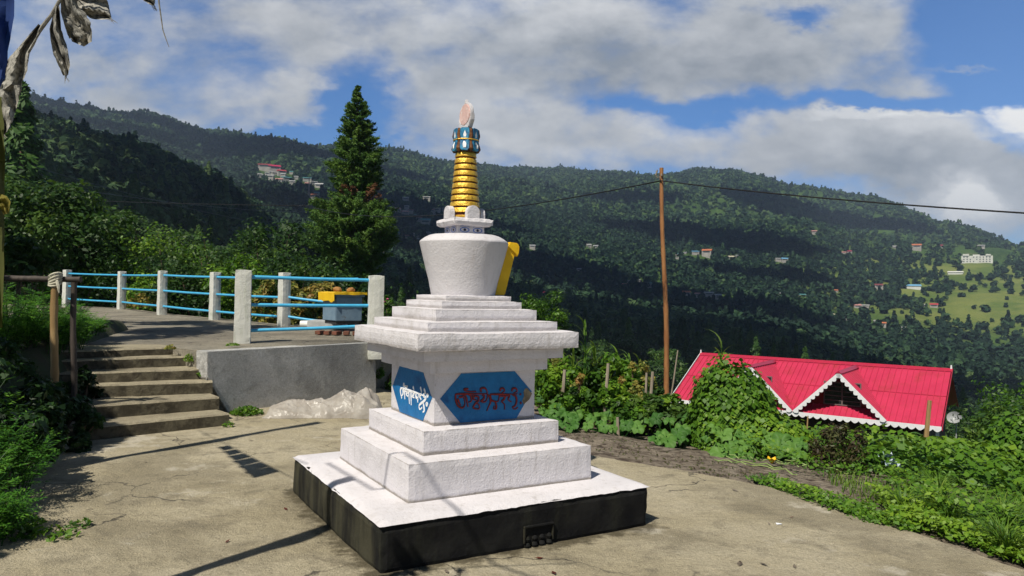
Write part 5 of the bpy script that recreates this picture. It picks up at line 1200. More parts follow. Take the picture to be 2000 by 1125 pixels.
for i, (x, y, Yd, R, H, n) in enumerate([(30, 690, 8.9, (.62, .5), .80, 80), (95, 685, 9.3, (.42, .4), .62, 60), (-40, 700, 8.6, (.6, .5), .95, 60), (165, 655, 10.2, (.2, .2), .26, 22), (130, 660, 10.4, (.3, .3), .5, 30)]):
    p = atY(x, y, Yd); fern('ferny_bush', ['broad bright ferny bush behind the bamboo upright', 'ferny bush between the two barrier uprights', 'ferny bush at the left edge behind the crossbar', 'small ferny tuft beside the dark upright', 'ferny clump behind the dark upright'][i], (p[0], p[1], max(.3, p[2])), R, H, n, ls=.07, group='ferny bushes on the bank')
for i, (x, y, Yd, r, n) in enumerate([(40, 770, 7.2, .42, 1500), (110, 790, 7.6, .34, 1200), (150, 830, 7.55, .26, 800), (-20, 760, 6.6, .5, 1500), (60, 850, 6.4, .30, 1000), (160, 770, 8.4, .30, 900), (10, 860, 5.8, .35, 1000), (150, 865, 7.2, .18, 500)]):
    c = atY(x, y, Yd); bush('shade_plant', 'leafy plant tinted dark as in deep shade left of the steps', 'plant', c, (r*.85, r*.85, r*.8), n, .075, LEAF_BROAD, 'plants tinted dark as in shade left of the steps', foot=float(bankz(c[0], c[1])), stems=5, tb=.2)  # low leaf tint paints in the deep shade beside the steps
# low weeds beside steps, walls and slab
def tuft(x, y, z, R, n, L, label, mat=LEAF_VINE, h=.07, Yd=None, name='weed_tuft'):
    p = gp(x, y, z) if Yd is None else atY(x, y, Yd); a = RNG.random(n)*6.283; rr = np.sqrt(RNG.random(n))*R
    C = np.stack([rr*np.cos(a), rr*np.sin(a), h*RNG.random(n)*(1-(rr/R)**2*.7)+.008], 1); Nn = _rand_unit(n)*.7+[0, 0, .8]
    o = leaf_obj(name, leaves(C, Nn, L*(.6+.7*RNG.random(n)), .5, fold=.1), mat, loc=tuple(p)); return tag(o, label, 'weeds')
tuft(482, 809, 0, .20, 420, .055, 'bright weed tuft beside the left end of the grey wall', h=.10)
tuft(373, 706, .62, .09, 120, .05, 'weed tuft on the upper steps by the cheek', Yd=9.75, h=.12)
tuft(393, 735, .5, .06, 70, .045, 'small weed sprouting from the middle steps', Yd=9.5)
tuft(333, 683, .8, .07, 60, .05, 'dry weed on the lip of the terrace', LEAF_DRY, Yd=9.8)
tuft(445, 834, 0, .07, 60, .04, 'weed at the corner of the lowest step')
tuft(455, 676, .8, .09, 130, .035, 'mossy weeds at the foot of the tall left railing post', Yd=10.1, h=.04)
tuft(285, 600, .9, .5, 500, .12, 'straggly pale weed growing at the foot of the curved railing', LEAF_DRY, Yd=22, h=.5)
for i in range(9):
    tuft(100+random.uniform(-70, 60), 1030+random.uniform(-14, 22), 0, .06+.05*random.random(), 45, .045, 'low creeping weeds on the concrete at lower left', h=.05); bpy.data.objects['weed_tuft' if 0 else bpy.context.scene.collection.objects[-1].name]['group'] = 'creeping weeds at lower left'

# ------------------------------------------------------------------ garden at the right
def soilhit(x, y):
    z = -.1
    for _ in range(4): p = onz(x, y, z); z = soil_z(p[0], p[1])
    return np.array([p[0], p[1], z])
def inpoly(P, poly):
    x, y = P[:, 0], P[:, 1]; ins = np.zeros(len(P), bool); n = len(poly)
    for i in range(n):
        (x0, y0), (x1, y1) = poly[i], poly[(i+1) % n]; c = ((y0 > y) != (y1 > y)) & (x < (x1-x0)*(y-y0)/(y1-y0+1e-9)+x0); ins ^= c
    return ins
def scatter(poly, n):
    xs = [p[0] for p in poly]; ys = [p[1] for p in poly]; P = np.stack([RNG.uniform(min(xs), max(xs), n*6), RNG.uniform(min(ys), max(ys), n*6)], 1); P = P[inpoly(P, poly)]
    P = P[np.arange(n) % len(P)]+RNG.normal(0, .6, (n, 2))
    return np.array([soilhit(*p) for p in P])
def carpet(name, label, poly, n, L, h, mat, clump=.35, asp=.6, tint=None, hb=0.):
    B = scatter(poly, n); hh_ = h*(.45+.9*np.clip(fbm(B[:, 0]/clump, B[:, 1]/clump, 41, 3)+.45, 0, 1.3)); zt = RNG.random(n)**.5*hh_+.01+hb
    C = B+np.stack([RNG.normal(0, .02, n), RNG.normal(0, .02, n), zt], 1); Nn = _rand_unit(n)*.65+[0, -.15, .9]
    t = (.30+.4*(zt/(h+hb+.01)) if tint is None else tint)+RNG.normal(0, .13, n)
    return tag(leaf_obj(name, leaves(C, Nn, L*(.55+.8*RNG.random(n)), asp, np.clip(t, 0, 1), fold=.10, droop=.1), mat), label, kind='stuff')
VEG = [(1048, 826), (1110, 826), (1250, 856), (1380, 884), (1470, 912), (1590, 935), (1700, 948), (1760, 985), (1880, 1050), (2010, 1092), (2120, 1130), (2300, 1100), (2300, 860), (1900, 815), (1700, 815), (1500, 800), (1300, 780), (1050, 770)]
carpet('ground_cover', 'low leafy ground cover under the garden plants', VEG, 15000, .05, .20, LEAF_VINE)
carpet('ground_cover', 'broad-leaved creepers covering the slope at right', [(1560, 900), (1700, 935), (1850, 960), (2020, 1000), (2250, 1050), (2300, 850), (1980, 830), (1700, 835), (1560, 850)], 10500, .085, .42, LEAF_VINE, .6, .75)
carpet('ground_cover', 'small weeds along the far side of the soil', [(1048, 812), (1120, 815), (1260, 846), (1390, 876), (1480, 900), (1480, 860), (1250, 820), (1048, 790)], 5200, .045, .26, LEAF_VINE)
EDGEW = [(1455, 936), (1500, 938), (1560, 960), (1640, 985), (1700, 1000), (1790, 1040), (1790, 1052), (1740, 1040), (1690, 1028), (1620, 1000), (1540, 975)]
carpet('edge_weeds', 'bright creeping weeds along the edge of the concrete slab', EDGEW, 2600, .038, .07, LEAF_VINE, .2)
carpet('edge_weeds', 'mixed weeds spilling over the slab edge at lower right', [(1700, 975), (1800, 985), (2000, 1060), (2100, 1105), (2100, 1160), (2000, 1112), (1880, 1068), (1760, 1035)], 5200, .045, .12, LEAF_VINE, .25)
carpet('leaf_litter', 'dry leaf litter strewn over the bare soil', [(1100, 832), (1250, 862), (1480, 925), (1700, 980), (1850, 1060), (1700, 1010), (1500, 950), (1320, 920), (1160, 880), (1100, 850)], 700, .028, .004, LEAF_DARK, .2, .6, .9)
# tall weeds row behind the soil, left half
for i, (x, y, Yd, r) in enumerate([(1072, 775, 10.6, .34), (1110, 750, 11.0, .36), (1150, 752, 11.0, .34), (1195, 750, 10.8, .38), (1240, 772, 10.5, .34), (1272, 792, 10.2, .24), (1160, 790, 10.0, .28), (1230, 805, 9.7, .25), (1335, 822, 9.7, .18), (1130, 790, 10.0, .26), (1205, 790, 10.0, .26), (1258, 800, 9.9, .24), (1300, 800, 10.0, .22), (1065, 745, 11.2, .34), (1140, 725, 11.6, .34), (1210, 735, 11.4, .30), (1085, 720, 11.8, .30), (1300, 815, 9.6, .22)]):
    c = atY(x, y, Yd); mt = (LEAF_VINE, LEAF_VINE, LEAF_BROAD)[i % 3]
    bush('garden_bush', 'leafy garden bush in the row along the bare soil', 'bush', c, (r*1.05, r*.9, r), 1500, .075, mt, 'garden bushes along the soil', foot=soil_z(c[0], c[1]), stems=6, asp=.7)
for i, (x, y, Yd, r, lb) in enumerate([(1128, 768, 10.4, .20, 'yellowing climber between the first two garden stakes'), (1235, 735, 10.5, .24, 'dry golden climber left of the paired stakes'), (1262, 762, 10.1, .20, 'brown-tinged climber hanging on the paired stakes'), (1090, 725, 11.1, .16, 'pale yellow-green vine nearest the shrine'), (1365, 812, 9.8, .20, 'yellowed vine at the left foot of the vine mound')]):
    c = atY(x, y, Yd); bush('dry_climber', lb, 'climber', c, (r, r*.8, r*1.3), 700, .05, LEAF_DRY, foot=soil_z(c[0], c[1]), stems=4)
# reeds and maize
def reed(x, ybase, ytop, Yd, label, n=9):
    b = atY(x, ybase, Yd); t = atY(x, ytop, Yd); H = t[2]-b[2]; m = MB().tube([(0, 0, 0), (.01, 0, H*.5), (0, 0, H*.93)], [.010, .008, .003], 5); e = empty('maize_stalk', tuple(b), label, 'plant')
    m.build('stalk', LEAF_FERN, e); a = RNG.random(n)*6.283; P_ = np.stack([0*a, 0*a, H*np.linspace(.15, .82, n)], 1); ln = np.stack([np.cos(a), np.sin(a), 0*a], 1)*.75
    v, q, t_ = blades(P_, .28+.12*RNG.random(n), ln, .022, 5, .75); leaf_obj('leaves', (v, q, t_), GRASSM, e)
reed(1140, 790, 612, 10.6, 'tallest maize stalk right beside the shrine slab', 12); reed(1408, 790, 655, 9.6, 'lone maize stalk rising in front of the red roof')
for i, (x, yt) in enumerate([(1118, 690), (1160, 668), (1178, 690), (1205, 682), (1228, 690), (1248, 700), (1190, 700), (1100, 700)]): reed(x, 780, yt, 11.2+.2*(i % 3), 'slender maize plant in the row behind the garden bushes', 8); list(COL.objects)
for o_ in [o for o in COL.objects if o.name.startswith('maize_stalk') and 'row' in o.get('label', '')]: o_['group'] = 'maize plants in the row'
# stakes
for i, (x0, y0, x1, y1, Yd, r, lb, mt) in enumerate([(1094, 790, 1103, 722, 10.3, .026, 'short thick garden stake nearest the shrine', WOODG), (1176, 832, 1188, 710, 9.9, .026, 'tallest grey garden stake standing in the bushes', WOODG), (1264, 812, 1275, 726, 9.9, .024, 'right-hand one of the paired garden stakes', WOODG), (1258, 790, 1263, 728, 10.1, .018, 'left-hand thinner one of the paired garden stakes', WOODG),
        (1366, 775, 1388, 718, 9.0, .040, 'slanting flat grey stake leaning in the vine mound', WOODG), (1305, 778, 1324, 684, 11.0, .012, 'thin pale cane leaning beside the bamboo pole', WOODG), (1208, 842, 1206, 815, 9.3, .022, 'stub of a stake low in the weeds', WOODG), (1800, 895, 1816, 782, 8.6, .028, 'pale peeled stake standing before the right end of the red roof', BAMBOO), (1572, 850, 1578, 812, 9.6, .010, 'thin dry stick under the eave trim', BAMBOO), (1112, 790, 1110, 740, 10.6, .012, 'thin twig stake behind the first garden stake', WOODG)]):
    a_ = atY(x0, y0, Yd); b_ = atY(x1, y1, Yd+.03); a_[2] -= .25
    tag(MB().tube([a_, a_*.5+b_*.5+np.array([.006, 0, 0]), b_], [r*1.05, r, r*.85], 7).build('garden_stake', mt, smooth=True), lb, 'stake')
# vine-covered mound
def vine_mound(label, cx_, cy_, Yd, rx, ry, rz, n, L, name='vine_mound', sk=0.):
    c = atY(cx_, cy_, Yd); zg = soil_z(c[0], c[1])-.15; H = c[2]-zg
    e = empty(name, (c[0], c[1], zg), label, 'vines')
    a = RNG.random(n)*6.283; u = RNG.random(n)**.6
    th = np.arccos(1-u); lum = 1+.16*np.array([mnoise.noise(Vector((math.cos(a_)*1.6, math.sin(a_)*1.6, t_*1.3))) for a_, t_ in zip(a, th)])+.05*RNG.normal(size=n)
    x = rx*np.sin(th)*np.cos(a)*lum; y = ry*np.sin(th)*np.sin(a)*lum; z = H*np.cos(th)**.7*lum; x = x+sk*(H-z)
    Nn = np.stack([x/rx**2, y/ry**2, np.maximum(z, 0)/H**2], 1); Nn /= np.linalg.norm(Nn, axis=1, keepdims=True); Nn = Nn+_rand_unit(n)*.55+[0, 0, .35]
    dn = np.stack([0*x, 0*x, -1+0*x], 1)
    leaf_obj('vine_leaves', leaves(np.stack([x, y, np.maximum(z, .02)], 1), Nn, L*(.6+.7*RNG.random(n)), .9, .52+RNG.normal(0, .15, n), along=dn, fold=.10), LEAF_VINE, e)
    bm = bmesh.new(); bmesh.ops.create_icosphere(bm, subdivisions=4, radius=1)
    for v in bm.verts: d = .86+.10*mnoise.noise(v.co*3); v.co = Vector((v.co.x*rx*d+sk*(H-max(0, v.co.z)*H), v.co.y*ry*d, max(-.05, math.copysign(abs(v.co.z)**.7, v.co.z)*H*d)))
    me = bpy.data.meshes.new('tangle'); bm.to_mesh(me); bm.free(); link('tangle', me, pmat('tangled_stems', (.012, .022, .008), (.03, .045, .012), 14, .95, 1., 30, .05), e)
vine_mound('tall mound of heart-leaved vines hiding part of the red roof', 1430, 716, 9.0, .55, .45, 1, 8200, .065, sk=.04)
vine_mound('lower shoulder of vines right of the tall vine mound', 1512, 812, 8.7, .50, .40, 1, 4400, .065)
vine_mound('sprawling vine heap at the far right edge', 2030, 812, 9.2, .75, .6, 1, 6000, .075)
vine_mound('low vine heap right of the maroon bush', 1800, 862, 8.4, .80, .5, 1, 5600, .07)
c = atY(1632, 880, 7.7); bush('maroon_bush', 'small dark maroon-leaved bush beside the bare soil', 'bush', c, (.36, .30, .24), 2600, .04, LEAF_DARK, foot=soil_z(c[0], c[1]), K=30)
# squash leaves: big lobed blades on stalks
def squash_leaf_parts(C, Nn, Sz, T_):
    V = []; Q = []; TT = []; n = len(C); k = 12; o = 0
    for i in range(n):
        nn = Vector(Nn[i]).normalized(); u = nn.orthogonal().normalized(); u.rotate(Matrix.Rotation(RNG.random()*6.28, 3, nn)); v_ = nn.cross(u); base = len(V)
        V.append(tuple(Vector(C[i])-nn*Sz[i]*.12)); TT.append(T_[i]*.8)
        ring = []
        for j in range(k*2):
            a = 6.2832*j/(k*2); lob = 1-.16*abs(math.sin(a*2.5)); rr = Sz[i]*.5*lob*(1 if abs(a-math.pi) > .35 else .55)
            V.append(tuple(Vector(C[i])+(u*math.cos(a)+v_*math.sin(a))*rr*.6+nn*(.05*Sz[i]*math.sin(a*5)))); TT.append(T_[i]*1.1)
        for j in range(k*2):
            a = 6.2832*j/(k*2); lob = 1-.16*abs(math.sin(a*2.5))-.03*(j % 2); rr = Sz[i]*.5*lob*(1 if abs(a-math.pi) > .35 else .45)
            V.append(tuple(Vector(C[i])+(u*math.cos(a)+v_*math.sin(a))*rr+nn*(.09*Sz[i]*math.sin(a*5)-.13*Sz[i]))); TT.append(T_[i]*.95)
        m_ = k*2
        for j in range(m_):
            j2 = (j+1) % m_; Q.append((base, base+1+j, base+1+j2, base+1+j2)); Q.append((base+1+j, base+1+m_+j, base+1+m_+j2, base+1+j2))
    return V, Q, TT
def squash(label, pts, sz):
    P_ = [atY(x, y, Yd) for x, y, Yd in pts]; c0 = np.mean(P_, axis=0); zg = soil_z(c0[0], c0[1]); e = empty('squash_plant', (c0[0], c0[1], zg), label, 'plant'); o = np.array([c0[0], c0[1], zg])
    C = np.array(P_)-o; n = len(C); Nn = np.stack([RNG.normal(-.1, .35, n), RNG.normal(-.45, .3, n), np.ones(n)*.8], 1); Sz = sz*(.7+.6*RNG.random(n)); T_ = np.clip(RNG.normal(.55, .2, n), 0, 1)
    V, Q, TT = squash_leaf_parts(C, Nn, Sz, T_)
    me = bpy.data.meshes.new('leaf_blades'); me.from_pydata(V, [], [q[:3] if q[2] == q[3] else q for q in Q]); a = me.attributes.new('tint', 'FLOAT', 'POINT'); a.data.foreach_set('value', np.array(TT, np.float32))
    for p in me.polygons: p.use_smooth = True
    link('foliage', me, LEAF_SQ, e); m = MB()
    for q in C: g = soil_z(o[0]+q[0]*.7, o[1]+q[1]*.7)-zg; m.tube([(q[0]*.7, q[1]*.7, g-.03), (q[0]*.8, q[1]*.8, (q[2]+g)/2), tuple(q)], [.008, .007, .005], 5, cap=False)
    vv = sorted([(q[0]*.7, q[1]*.7, soil_z(o[0]+q[0]*.7, o[1]+q[1]*.7)-zg+.006) for q in C]); m.tube(vv, .008, 5, cap=False)
    m.build('stems', LEAF_FERN, e)
def rp_(x0, x1, y0, y1, Y0, Y1, n): return [(random.uniform(x0, x1), yy, Y1+(Y0-Y1)*(yy-y0)/(y1-y0)) for yy in [random.uniform(y0, y1) for _ in range(n)]]
squash('large squash plant with broad lobed leaves at the foot of the vine mound', rp_(1395, 1570, 832, 888, 7.9, 8.6, 34), .22)
squash('squash plant trailing along the soil left of the vine mound', rp_(1270, 1400, 812, 862, 8.5, 9.3, 24), .19)
squash('squash plant with dark leaves spreading under the garden stakes', rp_(1060, 1270, 790, 838, 9.1, 10.1, 46), .19)
squash('broad-leaved plant among the plastic scraps at right', rp_(1760, 1860, 890, 935, 7.2, 7.9, 12), .17)
squash('broad-leaved climber beside the shrine base', rp_(1050, 1130, 745, 790, 10.3, 10.6, 16), .16)
squash('squash leaves climbing between the second and paired stakes', rp_(1185, 1250, 745, 800, 10.2, 10.5, 14), .15)
# blossom, trailing stems, scraps
p = soilhit(1507, 912); tag(MB().add([(0, 0, 0)]+[(.045*math.cos(a)*(1+.4*(i % 2)), .045*math.sin(a)*(1+.4*(i % 2)), .05+.02*(i % 2)) for i, a in enumerate([6.283*k/10 for k in range(10)])], [(0, 1+i, 1+(i+1) % 10) for i in range(10)]).build('squash_blossom', YELLOW, loc=(p[0], p[1], p[2]+.03)), 'yellow squash blossom lying at the edge of the soil', 'flower')
m = MB()
for s in range(7):
    x, y = random.uniform(1330, 1560), random.uniform(872, 912); pts = []
    for k in range(14): q = soilhit(x, y); q[2] += .03+.03*abs(math.sin(k*.9+s)); pts.append(q); x += random.uniform(6, 16); y += random.uniform(-1, 5)
    m.tube(pts, .006, 5)
tag(m.build('trailing_stems', pmat('pale_stem', (.20, .30, .09), (.28, .34, .12), 9, .6, 0), smooth=True), 'pale green trailing stems crossing the soil in front of the squash', 'stems')
def scrap(x, y, w, h, label, z=.18):
    p = soilhit(x, y+12); n = 10; vs = []; fs = []
    for i in range(n+1):
        for j in range(n+1): u, v = i/n-.5, j/n-.5; vs.append((u*w+.01*mnoise.noise(Vector((u*9, v*9, x))), v*h, z+.10*h*mnoise.noise(Vector((u*4, v*4, x)))*3-.25*v*0+(.35*v)*h+.03*mnoise.noise(Vector((u*15, v*15, x)))))
    for i in range(n):
        for j in range(n): a = i*(n+1)+j; fs.append((a, a+n+1, a+n+2, a+1))
    tag(MB().add(vs, fs).build('plastic_scrap', pmat('pale_blue_plastic_%d' % x, (.30, .40, .48), (.45, .52, .58), 20, .35, .3), loc=tuple(p), smooth=True), label, 'plastic scrap')
scrap(1735, 920, .16, .20, 'pale blue plastic scrap leftmost in the weeds'); scrap(1840, 922, .20, .16, 'pale blue plastic scrap in the middle of the creepers'); scrap(1878, 912, .24, .16, 'largest pale blue plastic scrap near the right creepers', .22); scrap(1940, 940, .12, .10, 'small greyish plastic scrap rightmost in the creepers'); scrap(1712, 878, .10, .14, 'faded plastic scrap hanging right of the maroon bush', .22)
for i in range(16):   # fallen leaves and a paper scrap on the concrete
    x, y = random.choice([(random.uniform(1290, 1700), random.uniform(940, 1110)), (random.uniform(260, 560), random.uniform(850, 1080)), (random.uniform(800, 1250), random.uniform(1075, 1120))])
    p = onz(x, y, .004); a = random.random()*6.28; s_ = random.uniform(.018, .04); c_, q_ = math.cos(a)*s_, math.sin(a)*s_
    tag(MB().add([(-c_, -q_, .002), (q_*.45, -c_*.45, .006), (c_, q_, .010), (-q_*.45, c_*.45, .004)], [(0, 1, 2, 3)]).build('fallen_leaf', MAROON if i % 3 == 0 else SOIL, loc=tuple(p)), 'small dry leaf lying on the concrete', 'leaf', 'dry leaves on the concrete')
p = onz(1521, 1024, .004); tag(MB().add([(-.02, -.015, .002), (.022, -.012, .006), (.02, .016, .003), (-.018, .014, .008)], [(0, 1, 2, 3)]).build('paper_scrap', INKW, loc=tuple(p)), 'tiny white paper scrap on the concrete right of the shrine', 'paper')
# grass tussocks at lower right
for i in range(16):
    x = random.uniform(1760, 2040); y = 975+(x-1760)*.36+random.uniform(-45, 40); p = soilhit(x, y); n = 85
    a = RNG.random(n)*6.283; Pb = np.stack([.05*np.cos(a)*RNG.random(n), .05*np.sin(a)*RNG.random(n), 0*a], 1); ln = np.stack([np.cos(a), np.sin(a), 0*a], 1)*(.3+.7*RNG.random((n, 1)))
    v, q, t = blades(Pb, .14+.20*RNG.random(n), ln, .004+.002*RNG.random(n), 4)
    tag(leaf_obj('grass_tussock', (v, q, t), GRASSM, loc=tuple(p)), 'green grass tussock in the weeds at lower right', 'grass', 'grass tussocks at lower right')
n = 1800; B = scatter([(1600, 930), (1760, 950), (2050, 1030), (2100, 1130), (1960, 1085), (1800, 1030), (1640, 960)], n); a = RNG.random(n)*6.283
v, q, t = blades(B, .06+.12*RNG.random(n), np.stack([np.cos(a), np.sin(a), 0*a], 1)*.6, .0035, 3); tag(leaf_obj('grass', (v, q, t), GRASSM), 'short green grass among the weeds at lower right', kind='stuff')
# bushes round and below the house, and trees on the near valley side at right
for i in range(28):
    x = random.uniform(1330, 2080); Yd = random.uniform(17, 29)
    c = atY(x, random.uniform(850, 930), Yd); r = random.uniform(.7, 1.3); zt = terr1(c[0], c[1])
    bush('valley_bush', 'leafy bush on the falling ground below the garden', 'bush', (c[0], c[1], min(zt, -4.0)+r*.8), (r*1.2, r, r), 1300, .14, LEAF_BROAD if i % 3 else LEAF_VINE, 'bushes below the garden', foot=zt-.2, stems=4)
for i, (x, y, Yd, r) in enumerate([(1975, 800, 13.5, .75), (2010, 790, 15, 1.0), (1975, 815, 12, .6)]):
    c = atY(x, y+30, Yd); bush('valley_bush', 'leafy bush on the falling ground below the garden', 'bush', c, (r*1.1, r, r*.8), 2600, .085, LEAF_VINE if i % 2 else LEAF_BROAD, 'bushes below the garden', foot=c[2]-r-.8)

# ------------------------------------------------------------------ prayer flags
FLAGM = pmat('faded_flag_cloth', (.40, .38, .33), (.26, .25, .22), 40, .9, .6, 180, .004, c3=(.12, .115, .10), s3=60, t3=(.45, .6))
def clothmat(name, c1, tr_=.35):
    m, t, b, o = newmat(name); v = geo_pos(t); col = MIX(t, RANGE(t, NOISE(t, v, 5, 5, .6), .35, .65), c1, tuple(x*.75 for x in c1)); t.links.new(col, b.inputs['Base Color']); b.inputs['Roughness'].default_value = .85
    tr = N(t, 'ShaderNodeBsdfTranslucent'); t.links.new(col, tr.inputs[0]); mx = N(t, 'ShaderNodeMixShader'); mx.inputs[0].default_value = tr_
    t.links.new(b.outputs[0], mx.inputs[1]); t.links.new(tr.outputs[0], mx.inputs[2]); t.links.new(mx.outputs[0], o.inputs['Surface']); return m
def strip_cloth(name, center, widths, parent, mat, Yd, fold=.03, seg=10, label=None, seed=0):
    """cloth that follows a centre line given on the picture at distance Yd, widths in rows of the picture"""
    n = len(center)-1; V = []; fs = []; R_ = 26
    cs = np.array(center, float); tt = np.linspace(0, n, R_)
    for i, t in enumerate(tt):
        k = min(int(t), n-1); u = t-k; cx_, cy_ = cs[k]*(1-u)+cs[k+1]*u; w = widths[k]*(1-u)+widths[k+1]*u; d = cs[k+1]-cs[k]; L = np.hypot(*d)+1e-6; px_, py_ = -d[1]/L, d[0]/L
        for j in range(seg+1):
            s = j/seg-.5; rag = (1+.10*mnoise.noise(Vector((i*.5, j*.9, seed)))); x = cx_+px_*w*s*rag; y = cy_+py_*w*s*rag
            p = atY(x, y, Yd+fold*math.sin(s*9+i*.35+seed)+fold*.7*mnoise.noise(Vector((i*.25, j*.5, seed+3)))); V.append(p)
    V = np.array(V)
    for i in range(R_-1):
        for j in range(seg): a = i*(seg+1)+j; fs.append((a, a+1, a+seg+2, a+seg+1))
    me = MB().add(V if parent is None else V-np.array(parent.location), fs).mesh(name, smooth=True); o = link(name, me, mat, parent); return tag(o, label) if label else o
YF = 2.6; r0 = atY(-60, 200, YF)
e = empty('prayer_flag_string', tuple(r0), 'frayed grey prayer flags on a twisted rope at the top left corner', 'prayer flags'); o = np.array(r0)
ROPEM = pmat('rope', (.30, .28, .23), (.16, .15, .13), 80, .9, .6, 200, .003)
rope = [atY(*q, YF)-o for q in [(-120, 260), (-40, 190), (10, 155), (45, 110), (75, 62), (100, 30), (116, 2), (140, -30), (230, -60), (330, -90), (600, -160)]]
MB().tube(rope, [.009, .010, .012, .011, .008, .006, .006, .006, .005, .005, .004], 8).build('rope', ROPEM, e, smooth=True)
strip_cloth('flag', [(-30, 165), (10, 160), (32, 130), (46, 100), (80, 50)], [90, 62, 46, 26, 12], e, FLAGM, YF-.02, .02, seed=1)
strip_cloth('flag', [(14, 165), (12, 200), (8, 235), (6, 262)], [50, 46, 34, 8], e, FLAGM, YF-.03, .02, seed=2)
strip_cloth('flag', [(112, 12), (108, 60), (118, 100), (126, 128), (128, 147)], [8, 24, 30, 22, 10], e, FLAGM, YF, .025, seed=3)
strip_cloth('flag', [(132, -20), (140, 20), (152, 50), (158, 72), (152, 86)], [26, 44, 50, 46, 26], e, FLAGM, YF+.03, .03, seed=4)
strip_cloth('flag', [(150, -25), (172, 0), (196, 20), (216, 36)], [50, 56, 46, 6], e, FLAGM, YF+.06, .02, seed=5)
strip_cloth('flag', [(284, -30), (292, -5), (300, 10)], [30, 26, 6], e, FLAGM, YF+.02, .02, seed=6)
MB().tube([atY(*q, YF)-o for q in [(308, -20), (311, 10), (314, 30), (318, 58), (322, 70), (330, 92)]], [.003, .003, .0025, .002, .002, .001], 5).build('loose_thread', ROPEM, e)
MB().tube([atY(*q, YF)-o for q in [(41, 150), (40, 175), (30, 200), (12, 225), (8, 250)]], [.004, .004, .003, .003, .002], 5).build('loose_thread', ROPEM, e)
for x, y, dx, dy in [(128, 147, 3, 14), (216, 37, 8, 8), (300, 12, 3, 8), (8, 262, 1, 8)]:
    fr = MB(); r_ = atY(x, y-3, YF+.02)-o
    for s in range(7): a = atY(x+random.uniform(-4, 4), y+random.uniform(-1, 2), YF+.02); b = atY(x+dx+random.uniform(-6, 6), y+dy*random.uniform(.4, 1.3), YF+.02); fr.tube([r_, a-o, b-o], .0008, 3)
    fr.build('frayed_threads', ROPEM, e)
o_ = strip_cloth('blue_banner', [(-30, -60), (-15, 20), (-20, 90), (-28, 150), (-30, 190)], [110, 88, 74, 76, 40], None, clothmat('deep_blue_cloth', (.02, .06, .24), .4), 2.2, .03, seed=8); tag(o_, 'deep blue hanging banner edge at the top left corner', 'banner')
o_ = strip_cloth('green_banner', [(-18, 190), (-14, 300), (-16, 420), (-14, 520), (-16, 640)], [42, 48, 50, 44, 40], None, clothmat('olive_green_cloth', (.10, .11, .02), .3), 2.3, .02, seed=9); tag(o_, 'narrow olive green banner edge hanging at the left side', 'banner')
o_ = strip_cloth('yellow_flag', [(-10, 385), (8, 395), (12, 418)], [20, 26, 10], None, clothmat('dull_yellow_cloth', (.26, .22, .03), .4), 2.28, .01, seed=10); tag(o_, 'small dull yellow flag corner at the left edge', 'flag')
# flag poles standing left of the camera; their shadows fall across the yard
def flag_pole(x, y, H, label, wide, top):
    e = empty('flag_pole', (x, y, 0), label, 'flag pole'); pole(MB(), (0, 0, -.1), (.05, .03, H), .05, .03, 8).build('pole', BAMBOO, e, smooth=True)
    n = 40; vs = []; fs = []
    for i in range(n+1):
        t = i/n; z = H-.15-(H-1.2)*t*top
        for j in range(7): s = j/6; vs.append((.04+s*wide*(.7+.35*mnoise.noise(Vector((t*7, 0, x))))*.75, .03+s*wide*.35+.05*math.sin(s*5+t*14), z+.03*mnoise.noise(Vector((t*9, s*3, 1)))))
    for i in range(n):
        for j in range(6): a = i*7+j; fs.append((a, a+1, a+8, a+7))
    MB().add(vs, fs).build('banner', clothmat('banner_cloth_%d' % int(H*10), (.5, .5, .48), .1), e, smooth=True)
flag_pole(-2.68, 2.80, 4.1, 'tall prayer flag pole standing just left of the camera', .30, .93)
flag_pole(-4.95, 5.0, 6.4, 'tall prayer flag pole beyond the left side of the view', .34, .95)
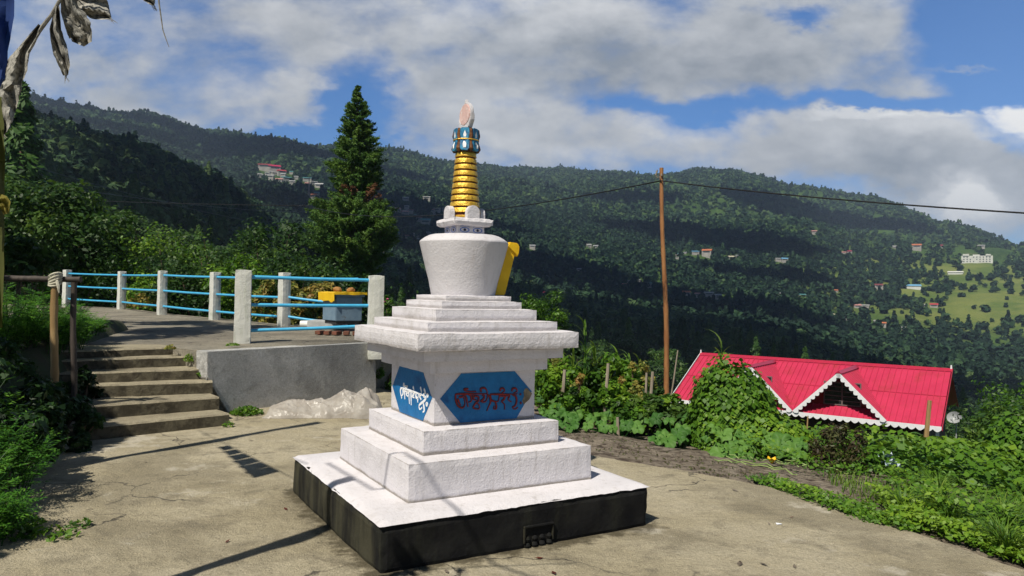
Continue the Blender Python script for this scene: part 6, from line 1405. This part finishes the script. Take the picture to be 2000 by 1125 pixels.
# string of small flags from pole to pole
sh = lambda x, y, z, zz=0.: onz(x, y, zz)+np.array([-.398, -.622, 1])*(z-zz)*1.0
A_ = sh(430, 862, 4.3); B_ = sh(640, 968, 3.6)
e = empty('flag_string', tuple(A_), 'string of small square flags stretched overhead beyond the left side', 'prayer flags'); o = A_.copy()
MB().tube([A_-o+(A_-B_)*.3, (A_-o), (B_-o)], .006, 5).build('cord', ROPEM, e)
for k in range(6):
    t0 = .10+k*.088; t1 = t0+.066+.004*k; a = A_+(B_-A_)*t0-o; b = A_+(B_-A_)*t1-o; h = .20+.042*k
    MB().add([a, b, b+[.02, .0, -h], (a+b)/2+[0, .03, -h*.93], a+[.0, .02, -h]], [(0, 1, 2, 3, 4)]).build('flag', FLAGM, e)
# loose rope whose shadow crosses the lower tiers
pts = [onz(640, 905, .286)+np.array([-.398, -.622, 1])*4.7, onz(730, 958, .286)+np.array([-.398, -.622, 1])*4.65, onz(800, 905, .45)+np.array([-.398, -.622, 1])*4.45, onz(880, 985, .286)+np.array([-.398, -.622, 1])*4.5, onz(960, 1090, .05)+np.array([-.398, -.622, 1])*4.6, onz(1080, 1140, 0)+np.array([-.398, -.622, 1])*4.7]
m = MB(); q = []
for i in range(len(pts)-1):
    for k in range(6): t = k/6; q.append(pts[i]*(1-t)+pts[i+1]*t)
m.tube(q, .012, 6); tag(m.build('slack_rope', ROPEM, smooth=True), 'slack rope hanging between the flag poles beyond the left side', 'rope')

# trees beyond the left side of the view that shade the steps, bank and terrace
def shade_tree(x, y, zc, r, n, L, label, K=60):
    bush('shade_tree', label, 'tree', (x, y, zc), r, n, L, LEAF_BROAD, foot=-.1, stems=12, K=K)
for x, y, z, r, n, lb in SHADE: shade_tree(x, y, z, r, n, .20, lb)

# ------------------------------------------------------------------ air
if HAZE > 0:
    zmin = float(TZMIN)-2; zmax = float(TZMAX)+40
    hz = MB().box(-5300, 5300, -5300, 5300, zmin, zmax).build('haze', None)
    m = bpy.data.materials.new('haze'); m.use_nodes = True; t = m.node_tree; t.nodes.clear(); o = N(t, 'ShaderNodeOutputMaterial'); v = N(t, 'ShaderNodeVolumePrincipled')
    v.inputs['Color'].default_value = (.62, .78, 1, 1); v.inputs['Density'].default_value = HAZE; v.inputs['Anisotropy'].default_value = .2; t.links.new(v.outputs[0], o.inputs['Volume']); hz.data.materials.append(m); tag(hz, kind='stuff')
